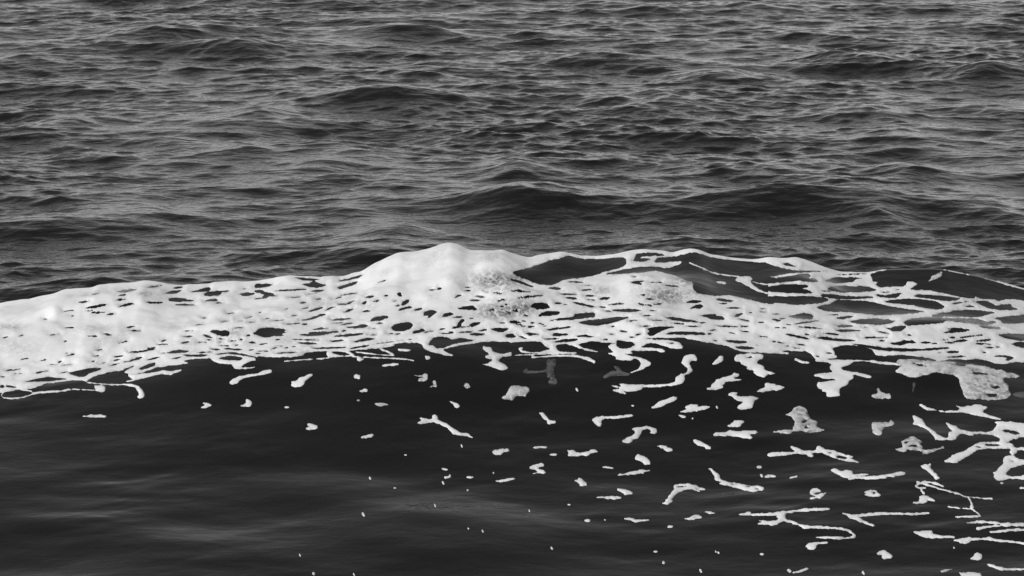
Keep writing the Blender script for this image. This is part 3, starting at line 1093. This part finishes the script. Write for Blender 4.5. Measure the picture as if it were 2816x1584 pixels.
# ------------------------------------------------------------------ loose foam on the wave face and in front of it
# label | material | first outline, then holes (-) and further pieces (+)
PATCHES = '''
flat foam sliver alone on the dark water at far left, lowest on that side|w|+E P 830,530 900,515 990,518 1020,508 1075,530 1050,543 900,540 845,540
small heart shaped foam fleck, left of a crescent shaped one|w|+E P 2040,400 2060,392 2100,400 2138,420 2090,435 2050,447 2018,445 2065,420
small crescent shaped foam fleck, right of a heart shaped one|w|+E P 2470,360 2485,353 2520,370 2540,400 2510,430 2470,437 2410,425 2450,415 2480,395
slanting tadpole of foam with its head at lower left, left of the club shaped patch|w|+E P 2305,195 2350,150 2420,125 2576,105 2656,75 2706,60 2741,70 2726,90 2656,108 2576,122 2480,138 2420,155 2390,195 2340,210
club shaped foam patch, thick end down to the left, just below the sheet|w|+F P 575,115 545,108 490,130 430,150 415,175 355,180 360,200 355,225 400,238 450,225 490,205 490,180 540,145
small squarish white foam blob, topmost of the small ones in a column|w|+F P 985,115 1010,108 1050,118 1050,145 1030,157 985,150
small bird shaped foam fleck below the squarish blob|w|+F P 1033,275 1070,265 1090,250 1125,260 1110,282 1060,288
faint grey foam fleck under the bird shaped one|g|+F P 1003,378 1020,355 1048,370 1040,380
faint grey bar of foam on the dark face, right of a tiny grey fleck|g|+F P 1190,405 1210,395 1315,400 1330,420 1230,430
blurred grey zigzag of thin foam, left of a small boot shaped one|g|+F P 1577,115 1650,125 1690,105 1730,105 1720,175 1625,178 1650,150 1690,135 1630,128
small grey boot shaped foam fleck beside a zigzag one|g|+F P 1785,178 1810,178 1825,235 1755,237 1790,215
small round grey foam ball alone on the dark face|g|+F P 2090,225 2110,198 2145,205 2160,240 2120,248
small tadpole shaped foam fleck above the long branching twig of foam|w|+F P 1940,378 1970,380 2030,400 2055,430 2030,443 1995,438 1985,410
small notched arrow shaped foam patch, leftmost on the middle of the face|w|+F P 500,655 545,635 518,612 545,605 610,620 622,640 580,667 520,667
small lens shaped foam patch left of the long branching twig|w|+F P 1057,738 1090,722 1170,708 1192,722 1150,742 1070,750
long branching twig of foam slanting down to the right on the dark face|w|+F P 1612,597 1670,570 1640,550 1660,545 1720,560 1775,560 1780,520 1805,512 1830,530 1835,570 1900,600 1950,625 2020,675 2060,700 2140,705 2155,725 2190,748 2130,735 2050,722 1990,715 1960,685 1925,655 1915,640 1860,615 1800,592 1730,595 1670,608
small bright brick shaped foam patch below and right of the branching twig|w|+F P 2375,880 2470,860 2540,862 2550,880 2480,900 2470,915 2390,915
short flat foam bar tucked right under the edge of the foam sheet|w|+B P 1260,1330 1430,1310 1440,1335 1275,1347
tiny square foam fleck right under the edge of the foam sheet|w|+B P 1700,1240 1755,1243 1750,1270 1710,1272
small oval foam fleck above a tiny hooked one on the foreground water|w|+F P 1865,1048 1900,1050 1940,1068 1910,1077 1870,1070
tiny hooked foam fleck under a small oval one|w|+F P 1893,1143 1940,1135 1945,1118 1958,1118 1958,1150 1900,1155
tiny flat foam dash right of the hooked fleck|w|+F L 2120,1143,2185,1143,16
short curved foam streak below the sigma shaped patch|w|+F P 2410,1178 2500,1168 2570,1150 2615,1158 2560,1178 2460,1192 2415,1188
ragged grey foam splat with splayed fingers, between ball and twisted string|t|+G P -116,345 -60,320 -30,250 0,225 50,222 170,240 185,285 150,290 135,338 60,320 30,330 10,370 -40,365 -100,352
faint sheer foam tongue hanging under the sheet with a branch to the left|s|+G P 345,-40 450,-45 440,20 420,60 430,140 465,180 440,210 375,205 365,180 390,160 350,130 350,80 250,95 110,97 110,80 150,45 160,75 300,75 350,50
faint sheer foam shape like a clawed hand, left of the twisted string|s|+G P 915,130 950,110 1000,75 1060,75 1020,25 1060,25 1110,80 1160,95 1190,90 1180,120 1100,120 1000,125 930,150
long twisted S shaped string of foam with a knot in the middle|w|+G P 1700,-10 1730,-65 1790,-95 1845,-90 1865,-25 1820,-30 1785,-5 1800,30 1820,75 1740,115 1745,160 1700,205 1640,215 1480,235 1330,232 1290,265 1200,285 1120,275 1160,310 1060,290 1010,265 1090,250 1000,222 1050,225 1110,235 1060,195 1110,205 1180,215 1270,205 1400,215 1560,205 1640,190 1645,145 1690,110 1770,85 1765,45 1720,10
small slanting bean of foam, right of the twisted string's top|w|+G P 2015,5 2040,-25 2090,-75 2125,-72 2125,-30 2080,0 2020,13
broad jagged foam patch with a small slit, right of the slanting bean|w|+G P 2240,-60 2260,-90 2350,-100 2520,-95 2540,-60 2470,-30 2460,0 2535,25 2540,65 2650,95 2620,112 2576,100 2570,115 2540,138 2500,130 2430,95 2440,70 2360,55 2370,25 2300,5 2300,-15 2240,-30|-G L 2360,-58,2420,-65,14
slanting ragged foam strip with a forked upper end|w|+G P 1943,247 2000,240 1998,215 2040,195 2060,160 2120,140 2200,120 2240,95 2285,105 2285,125 2230,150 2315,158 2300,168 2160,180 2110,215 2125,235 2090,258 1975,268
slanting leaf shaped foam patch, pointed at both ends|w|+G P 1400,448 1450,410 1480,385 1560,360 1620,332 1668,338 1650,365 1580,400 1510,430 1450,445
swan shaped foam patch with long flat tips, right of the leaf|w|+G P 1675,490 1770,455 1740,440 1790,415 1840,408 1870,415 1870,440 1930,432 2005,433 1950,455 1880,475 1760,490
anvil shaped foam patch with a curled left arm|w|+G P 2175,320 2190,295 2275,290 2255,320 2340,335 2400,328 2500,348 2440,370 2420,440 2390,458 2300,460 2260,448 2290,415 2330,385 2260,365 2210,330
thin foam fleck directly under the swan shaped patch|w|+G P 1668,517 1700,518 1755,533 1740,545 1700,538
flat foam patch with a bump on top, between the forked strip and the large column|w|+H P -113,285 -90,262 -30,240 -30,205 0,198 60,205 90,225 175,232 130,265 60,265 0,275 -90,288
small sock shaped foam patch, left of the hockey stick shape|w|+G P 275,495 310,490 350,530 380,570 440,580 435,595 385,612 350,600 355,575 300,540
hockey stick shaped foam patch with its handle to the right|w|+G P 807,565 850,540 910,525 940,536 1050,528 1200,514 1224,524 1160,541 1000,554 930,552 890,580 900,605 895,635 870,635 830,595
foam patch bent like a swan neck, arched top and slanting foot|w|+G P 1212,650 1240,640 1300,640 1350,628 1410,638 1458,660 1445,705 1410,710 1385,695 1400,680 1370,660 1310,662 1295,700 1280,745 1220,765 1190,800 1140,800 1105,780 1160,745 1235,710 1235,680 1212,665
small diamond shaped foam patch right above the fish shape|w|+G P 2165,625 2230,590 2240,570 2340,578 2310,600 2295,635 2200,640
flat fish shaped foam patch with a forked tail at right|w|+G P 2020,718 2050,695 2150,690 2190,670 2300,685 2330,672 2460,680 2470,695 2395,710 2425,745 2400,755 2320,750 2270,732 2140,728 2030,732
slug shaped foam patch slanting down right, below the fish shape|w|+G P 1825,770 1860,765 1930,800 2000,840 2005,862 1960,862 1930,832 1890,830 1835,800
short wavy foam worm, left of the slug shape|w|+G P 1450,835 1480,820 1555,825 1570,845 1610,860 1615,880 1570,887 1530,870 1520,850
bone shaped foam patch, thick at both ends|w|+G P 550,868 610,868 650,895 770,890 790,865 830,865 870,885 800,905 770,922 620,930 560,930 575,905
thin flat foam sliver up left of the bone shape|w|+G P 205,848 240,832 355,835 355,845 260,853
tiny foam oval left of the bone shape|w|+G L 378,918,457,914,22
foam patch shaped like a letter sigma|w|+G P 170,1050 230,1015 300,1003 330,1018 270,1045 265,1060 320,1075 345,1100 205,1110 260,1090 240,1070
foam patch like a slanting bow tie, above a thin slanting bar|w|+G P 1240,955 1250,920 1275,912 1385,960 1390,1010 1340,1018 1310,985 1240,962
small pointed foam sliver left of the bow tie shape|w|+G P 910,1042 940,1033 1028,1050 1000,1057 920,1048
thin foam bar rising to the right, below the bow tie shape|w|+G P 1060,1118 1200,1095 1300,1068 1390,1072 1390,1080 1330,1090 1320,1105 1200,1115 1065,1127
small flag shaped foam patch below the bone shape|w|+G P 625,1178 660,1170 670,1152 705,1155 715,1175 740,1190 762,1230 690,1233 675,1200
small shark fin shaped foam patch above a long flat one|w|+G P 1052,1268 1080,1260 1160,1270 1215,1300 1200,1315 1130,1327 1120,1300
long flat foam sliver just below the shark fin shape|w|+G P 845,1343 980,1340 1010,1332 1110,1350 1050,1360 1035,1373 970,1360 850,1348
foam patch like a leaping figure, arched with a slit in its back|w|+K P 1630,545 1650,525 1740,528 1780,522 1860,540 1890,560 1955,578 1900,583 1850,570 1895,597 1870,598 1790,575 1750,578 1690,595 1640,640 1600,680 1618,695 1590,715 1580,730 1500,718 1550,705 1540,680 1570,665 1610,600 1635,570|-K L 1660,555,1760,547,12
long foam check mark, short stroke up left and slitted bar to the right|w|+K P 1977,368 2000,365 2040,400 2085,430 2090,460 2110,485 2200,510 2290,520 2400,545 2480,540 2542,560 2520,590 2390,597 2250,560 2070,522 2110,505 2040,485 2035,440 2000,395|-K L 2210,525,2280,530,8|-K L 2345,548,2400,550,10|-K L 2450,572,2485,575,10
shallow V shaped foam streak on the foreground water, left of the hump|w|+K P 1120,872 1190,863 1225,870 1235,885 1290,885 1370,880 1385,888 1340,895 1240,910 1190,890
small humped foam patch with a thin left tail|w|+K P 1730,873 1780,870 1810,845 1850,835 1885,840 1915,858 1870,870 1820,882
thin foam needle above and right of the humped patch|w|+K L 1935,803,2058,820,16
tiny grey foam oval left of the shallow V streak|w|+K L 732,892,790,888,26
tiny foam fleck below the gap between V streak and humped patch|w|+K P 1562,960 1580,943 1615,945 1615,957 1580,965
large wishbone of thin foam strands curling round at its lower right end|w|+L P -306,835 -240,815 -210,803 -170,805 -170,826 0,816 70,816 90,805 130,800 180,798 300,781 450,763 620,768 612,782 480,795 300,802 190,817 172,850 182,878 250,893 350,938 430,948 500,946 660,957 760,968 850,998 887,1040 870,1064 820,1077 700,1080 500,1066 480,1058 600,1050 720,1053 800,1063 848,1048 848,1030 800,997 700,977 540,970 440,970 350,970 350,957 250,917 180,902 160,897 60,940 -100,928 -95,915 -20,905 -70,900 -98,888 0,898 80,893 108,875 80,850 100,842 70,840 0,840 -150,840
grey foam shape like a seal raising its head, with two small holes|t|+H P 40,685 160,670 235,672 265,630 275,590 240,530 165,515 240,485 260,450 320,422 380,445 400,500 420,550 455,565 495,585 490,630 575,670 500,685 415,698 360,680 290,675 220,703 120,698|-H P 340,590 380,560 400,575 370,595|-H P 355,645 385,625 410,645 375,660
faint grey bird shaped foam scrap above the axe shape|g|+H P 1035,325 1110,290 1095,260 1110,252 1140,285 1190,310 1225,290 1240,320 1235,355 1150,345 1100,358
axe head shaped grey foam patch on the dark face|t|+H P 1035,610 1060,590 1190,595 1220,588 1240,570 1280,605 1240,625 1170,640 1145,675 1145,715 1080,717 1055,680
small crown of foam with holes and a long right arm|t|+H P 1270,858 1350,850 1350,800 1335,785 1400,755 1440,730 1465,735 1560,790 1530,805 1555,840 1530,860 1610,875 1760,838 1770,848 1640,895 1545,920 1560,890 1500,870 1400,865 1390,885 1320,880|-H P 1370,795 1400,775 1420,790 1395,805|-H P 1405,830 1450,815 1500,820 1500,838 1430,842
long spiny foam strip with an eye shaped hole near its right end|w|+L P 0,215 50,203 280,205 225,148 245,140 350,188 480,190 490,145 530,145 570,175 660,185 740,215 800,235 870,245 830,265 870,285 925,312 830,300 700,275 600,235 540,210 470,208 440,215 460,240 440,260 400,245 385,225 270,220 150,238 20,248 -5,235|-L L 605,208,660,212,14|-L P 680,245 720,232 780,250 805,268 760,275 700,265
long foam patch like a resting whale, hump at left and tail to the right|w|+L P 622,378 690,370 735,395 800,383 835,390 870,430 1010,422 1010,430 890,450 960,450 1100,440 1200,430 1310,405 1350,400 1390,412 1340,440 1200,455 1150,468 990,482 950,470 800,480 860,460 780,460 735,450
small funnel shaped foam patch right of the whale shape's tail|w|+L P 1535,345 1570,330 1640,322 1635,365 1680,410 1735,470 1680,475 1660,440 1600,390
small curled foam patch like a letter e|w|+L P 430,585 460,565 510,572 535,600 490,605 465,620 480,635 540,620 590,610 560,640 520,668 430,673 420,668 490,650 450,640 418,618
small foam patch like a letter B with a dark hole|w|+L P 950,640 990,620 965,610 1000,590 1050,583 1100,592 1110,615 1140,635 1120,652 1050,645|-L P 1050,600 1085,605 1075,630 1055,625
low pointed foam fleck left of a tiny oval, beside the check mark|w|+L P -35,450 0,435 50,430 92,450 50,457 0,457
tiny foam oval between the check mark and the whale shape|w|+L P 220,460 250,442 300,440 290,460 240,465
big ragged foam net at the right edge with a zigzag arm to the left|w|+H P 1450,525 1490,525 1560,570 1590,620 1640,660 1740,735 1815,748 1820,690 1860,680 1785,600 1810,597 1890,635 1925,665 2060,686 2230,690 2280,660 2310,610 2270,582 2400,585 2576,600 2850,600 2850,740 2576,735 2460,765 2390,795 2460,810 2470,845 2576,850 2850,850 2850,868 2515,865 2510,900 2460,918 2430,890 2450,860 2340,855 2200,848 2100,868 2070,890 2030,920 1940,970 1890,1000 1765,990 1840,940 1850,920 1960,890 2030,850 2080,810 2150,788 2320,790 2340,755 2290,730 2220,708 2070,704 2060,730 1990,705 1945,705 1900,735 1890,768 1690,768 1680,745 1600,660 1540,630 1450,615 1470,580|-H P 2330,665 2420,660 2520,685 2550,715 2490,715 2380,690|-H P 2085,838 2120,832 2170,840 2130,852|-H P 2180,815 2260,805 2345,820 2300,835 2210,830
thick foam patch like a hooked claw at the right edge below the net|w|+L P 2365,260 2400,240 2470,238 2520,270 2576,285 2800,290 2800,320 2576,325 2530,335 2440,365 2390,420 2420,445 2500,450 2576,440 2800,445 2800,485 2576,480 2500,470 2400,470 2370,492 2310,490 2270,455 2280,430 2255,405 2300,395 2330,350 2370,320|-L P 2440,293 2465,285 2490,297 2465,305
tiny foam oval under the hooked claw|w|+L P 2330,515 2350,500 2380,512 2355,523
open loop of thin foam threads with a bushy upper left end|w|+L S 16,16,10,9 1500,505 1560,520 1650,545 1750,580 1900,615 1980,650 2100,660 2180,672 2258,670|+L S 20,20,16 1545,512 1590,500 1700,522 1770,550|+L S 18,22 1520,520 1485,545 1530,570 1580,565|+L S 20,22 1530,570 1555,600 1575,620|+L S 12,26 2010,655 2040,690 2055,735 2060,760|+L S 40,34 2050,742 2052,775|+L S 16,16,12 2060,780 2120,825 2140,845 2090,850 1960,855 1885,855|+L S 10,9 2040,775 1900,765 1790,750 1705,708|+L S 16,26 1790,752 1750,770 1700,788
spiky foam tuft under the bushy end of the thread loop|w|+L P 1452,712 1510,705 1530,670 1520,650 1590,640 1640,665 1695,700 1600,685 1605,700 1560,720 1510,725
long thin foam strand with a wedge at its left, like an open pair of tongs|w|+L P 745,815 800,820 860,838 950,826 1130,808 1250,813 1450,818 1620,808 1625,820 1500,834 1300,830 1140,834 920,852 950,890 1080,942 1040,950 950,910 880,885 830,870 800,840
comet shaped foam patch with a thin tail to the right|w|+L P 1452,1003 1550,1005 1590,990 1650,1000 1660,1025 1720,1043 1880,1053 1870,1065 1740,1064 1620,1070 1560,1060 1500,1030
long foam strand with a ladle bowl at its left, running off the right edge|w|+L P 1860,1092 1920,1080 1990,1065 2020,1058 2120,1070 2190,1068 2230,1055 2280,1078 2400,1093 2520,1103 2800,1140 2800,1160 2560,1132 2440,1112 2330,1102 2200,1087 2050,1087 2030,1110 1980,1127 1930,1125 1915,1100
pair of thin foam streaks joining toward the right edge|w|+L P 1990,912 2080,903 2100,890 2200,898 2400,918 2576,915 2800,915 2800,945 2500,947 2400,947 2250,957 2170,972 2120,987 2085,980 2110,955 2200,946 2360,934 2200,912 2120,917 2000,920
single thin foam streak at the right edge between the pair and the ladle|w|+L P 2225,1001 2320,993 2450,975 2576,974 2800,980 2800,998 2576,995 2450,995 2330,1012 2240,1016
small comma of foam below the wishbone's curl|w|+L P 370,1155 410,1120 480,1108 610,1110 580,1122 490,1135 480,1165 460,1180 380,1178 400,1165
round cloud shaped foam patch low on the right|w|+L P 1090,1215 1140,1200 1180,1195 1220,1220 1255,1252 1230,1275 1170,1282 1140,1262 1150,1245 1100,1240
small shell shaped foam patch, right of the cloud shape|w|+L P 2030,1275 2070,1250 2080,1220 2110,1215 2150,1235 2155,1270 2130,1285 2050,1285
thin tapering foam strand running off the right edge near the bottom corner|w|+L P 2185,1328 2240,1333 2320,1353 2400,1373 2576,1377 2800,1380 2800,1392 2500,1390 2370,1392 2290,1377
foam patch cut off by the bottom edge of the picture|w|+L P 1915,1408 1960,1415 2080,1412 2130,1425 2155,1445 2150,1495 2000,1495 1940,1440
short slanting foam dash near the bottom edge, right of a white dot|w|+L P 250,1415 320,1393 400,1366 412,1378 340,1407 260,1424
white foam dot near the bottom edge beside a slanting dash|w|+L P 190,1390 215,1378 235,1395 230,1415 205,1408
faint thin foam dash near the bottom, left of the patch on the edge|g|+L P 1735,1398 1780,1388 1870,1380 1800,1397 1745,1410
short foam dash at the right edge below the hooked claw|w|+L L 2530,563,2720,563,16
foam kite with a long curved tail to the left, below the lacy patch|w|+H P 1880,418 1950,440 2040,425 2100,408 2215,438 2170,460 2170,500 2350,560 2330,567 2200,537 2080,517 1960,492 1900,490 1780,497 1700,472 1600,467 1520,417 1540,405 1610,443 1740,476 1900,476 1940,455
faint sheer upright foam wisp left of the lacy patch|s|+H P 1450,190 1490,190 1475,240 1465,290 1447,285 1460,235
large lacy porous foam patch hanging under the sheet near the right edge|t|+H P 1270,80 1320,40 1350,20 1290,-10 1310,-40 1420,-45 1560,-30 1700,-20 1860,-15 1900,0 2060,10 2230,30 2240,50 2370,70 2400,90 2490,100 2540,130 2480,145 2370,140 2370,175 2420,220 2420,280 2450,310 2400,350 2240,370 2130,355 2030,360 1980,340 1960,290 1930,200 1920,150 1860,110 1760,100 1680,80 1600,110 1460,145 1400,120|-H P 2020,97 2100,85 2200,100 2220,112 2100,115|-H P 2240,240 2290,222 2340,235 2290,258|-H P 2190,310 2250,298 2310,312 2290,340 2230,335|-H L 1460,-2,1600,30,22|-H P 1870,-10 1960,-5 2000,20 1950,30 1900,20
sheer grey foam flap at the right edge beside the lacy patch|s|+H P 2455,310 2500,290 2576,280 2800,280 2800,345 2576,345 2500,330
small comma shaped foam fleck left of the large column of foam|w|+D P 265,1270 290,1265 340,1290 425,1300 410,1318 350,1315 300,1295
sheer grey foam film inside the loops at the left end of the foam sheet|s|+E P 215,235 300,200 420,190 500,195 400,222 300,242
small feather of grey foam on the bare dark crest|g|+D P 1615,490 1650,440 1740,390 1760,400 1740,440 1700,455 1640,485
'''
NAMES = {'w': ('foam_patch', M_FOAM), 't': ('foam_patch', M_THIN), 'g': ('foam_patch', M_THIN), 's': ('foam_wisp', M_GHOST)}
LOOSE = 'loose foam patches on the dark water'


def place(name, polys, mat, thick, soft, edge=.5, lump=0.0):
    allp = np.concatenate([p for s, p in polys if s > 0])
    lo, hi = allp.min(0), allp.max(0)
    f = Field(lo[0] - 12, hi[0] + 12, lo[1] - 8, hi[1] + 8, 1.0, .6, 14.0)
    for s, p in polys:
        (f.add if s > 0 else f.cut)(p)
    c = np.array([hit(u, v) for u in np.linspace(lo[0], hi[0], 6) for v in np.linspace(lo[1], hi[1], 6)])
    big = (hi[0] - lo[0]) > 120
    return foam_sheet(name, f, c[:, 0].min() - .08, c[:, 0].max() + .08, c[:, 1].min() - .15, c[:, 1].max() + .15,
                      .009 if big else .006, .014 if big else .010, thick, soft, lump, mat, edge=edge, grow=.55)


CENTRES = []
for ln in PATCHES.strip().split('\n'):
    label, kind, *ops = ln.split('|')
    nm, mat = NAMES[kind]
    polys = [parse(q) for q in ops]
    mid = np.concatenate([p for sg, p in polys if sg > 0])
    CENTRES.append((label, (mid.min(0) + mid.max(0)) / 2))
    o = place(nm, polys, mat, .016 if kind in 'wt' else .006, .018, 0.0 if kind == 's' else .7)
    if o:
        o['label'] = label
        o['category'] = 'foam'
        o['group'] = LOOSE

# tiny white flecks and drops
FLECKS = '''F 310,440,44,16 F 2070,828,14,30 F 1505,920,26,10 F 1148,1153,20,26 F 1883,1200,20,32 F 1398,1252,24,10 F 2130,1274,20,12 F 1802,1428,14,30
J 1080,830,26,38 J 2137,972,14,16 J 2281,998,16,26 J 443,1240,16,26 J 985,1433,14,24 J 580,1425,26,26
K 175,793,14,22 K 575,732,30,10 K 935,885,12,14 K 400,1170,22,26 K 1525,1315,28,26 K 1900,1398,24,34 K 2052,1205,12,22 K 2078,1215,18,20 K 1445,1205,42,14 K 2515,1230,40,18
L 960,1418,22,34 L 1872,1165,14,18 G 653,262,22,34 G 1215,424,28,12 G 2063,440,18,26 G 1817,553,16,14 K 2512,440,26,30 K 2488,353,52,24 F 2390,1100,16,14'''
MARKS = [('heart shaped foam fleck, left', 'the small heart shaped fleck'), ('club shaped', 'the club shaped patch'), ('long branching twig of foam sl', 'the long branching twig of foam'),
         ('brick shaped', 'the brick shaped patch'), ('small oval foam fleck above', 'the small oval fleck'), ('tiny hooked foam fleck under', 'the tiny hooked fleck'),
         ('short curved foam streak', 'the short curved streak under the sigma'), ('long twisted S', 'the long twisted S of foam'), ('slanting leaf', 'the slanting leaf of foam'),
         ('swan shaped foam patch with', 'the swan shaped patch'), ('long flat foam sliver just', 'the long flat sliver under the shark fin'), ('leaping figure', 'the leaping figure of foam'),
         ('long foam check mark', 'the foam check mark'), ('shallow V', 'the shallow V streak'), ('small humped', 'the humped patch'), ('large wishbone', 'the large wishbone of foam'),
         ('small comma of foam', 'the comma under the wishbone'), ('round cloud', 'the round cloud shaped patch'), ('comet shaped', 'the comet shaped patch'),
         ('white foam dot near', 'the white dot at the bottom edge'), ('long foam strand with a ladle', 'the ladle shaped strand'), ('sigma', 'the sigma shaped patch'), ('flag shaped', 'the flag shaped patch')]
marks = [(noun, c) for key, noun in MARKS for lab, c in CENTRES if key in lab][:]
found = []
for ln in FLECKS.split('\n'):
    w = ln.split(' ')
    for t_, r_ in zip(w[0::2], w[1::2]):
        cx, cy, wx, wy = [float(q) for q in r_.split(',')]
        a = np.linspace(0, 2 * np.pi, 9)[:-1]
        tl = .45 if wy > wx else 0
        p = np.stack([cx + wx * .55 * np.cos(a) + tl * wy * .5 * np.sin(a), cy + wy * .55 * np.sin(a)], 1) / S + np.array(OFF[t_], float)
        o = place('foam_fleck', [(1, p)], M_FOAM, .012, .01, 0.0, )
        if not o:
            continue
        c = p.mean(0)
        noun, m = min(marks, key=lambda q: np.hypot(*((q[1] - c) * np.array([1, 1.6]))))
        d = c - m
        if abs(d[0]) > 2.2 * abs(d[1]):
            way = 'left of' if d[0] < 0 else 'right of'
        elif abs(d[1]) > 2.2 * abs(d[0]):
            way = 'above' if d[1] < 0 else 'below'
        else:
            way = ('above' if d[1] < 0 else 'below') + ' and ' + ('left of' if d[0] < 0 else 'right of')
        found.append((o, way + ' ' + noun, float(np.hypot(*d))))
for o, where, d in found:
    same = sorted(q[2] for q in found if q[1] == where)
    rank = '' if len(same) == 1 else ', ' + ('the nearest', 'the next nearest', 'the third nearest', 'the fourth nearest', 'the fifth nearest')[min(same.index(d), 4)]
    o['label'] = 'tiny bright foam fleck ' + where + rank
    o['category'] = 'foam fleck'
    o['group'] = 'tiny flecks on the dark water'
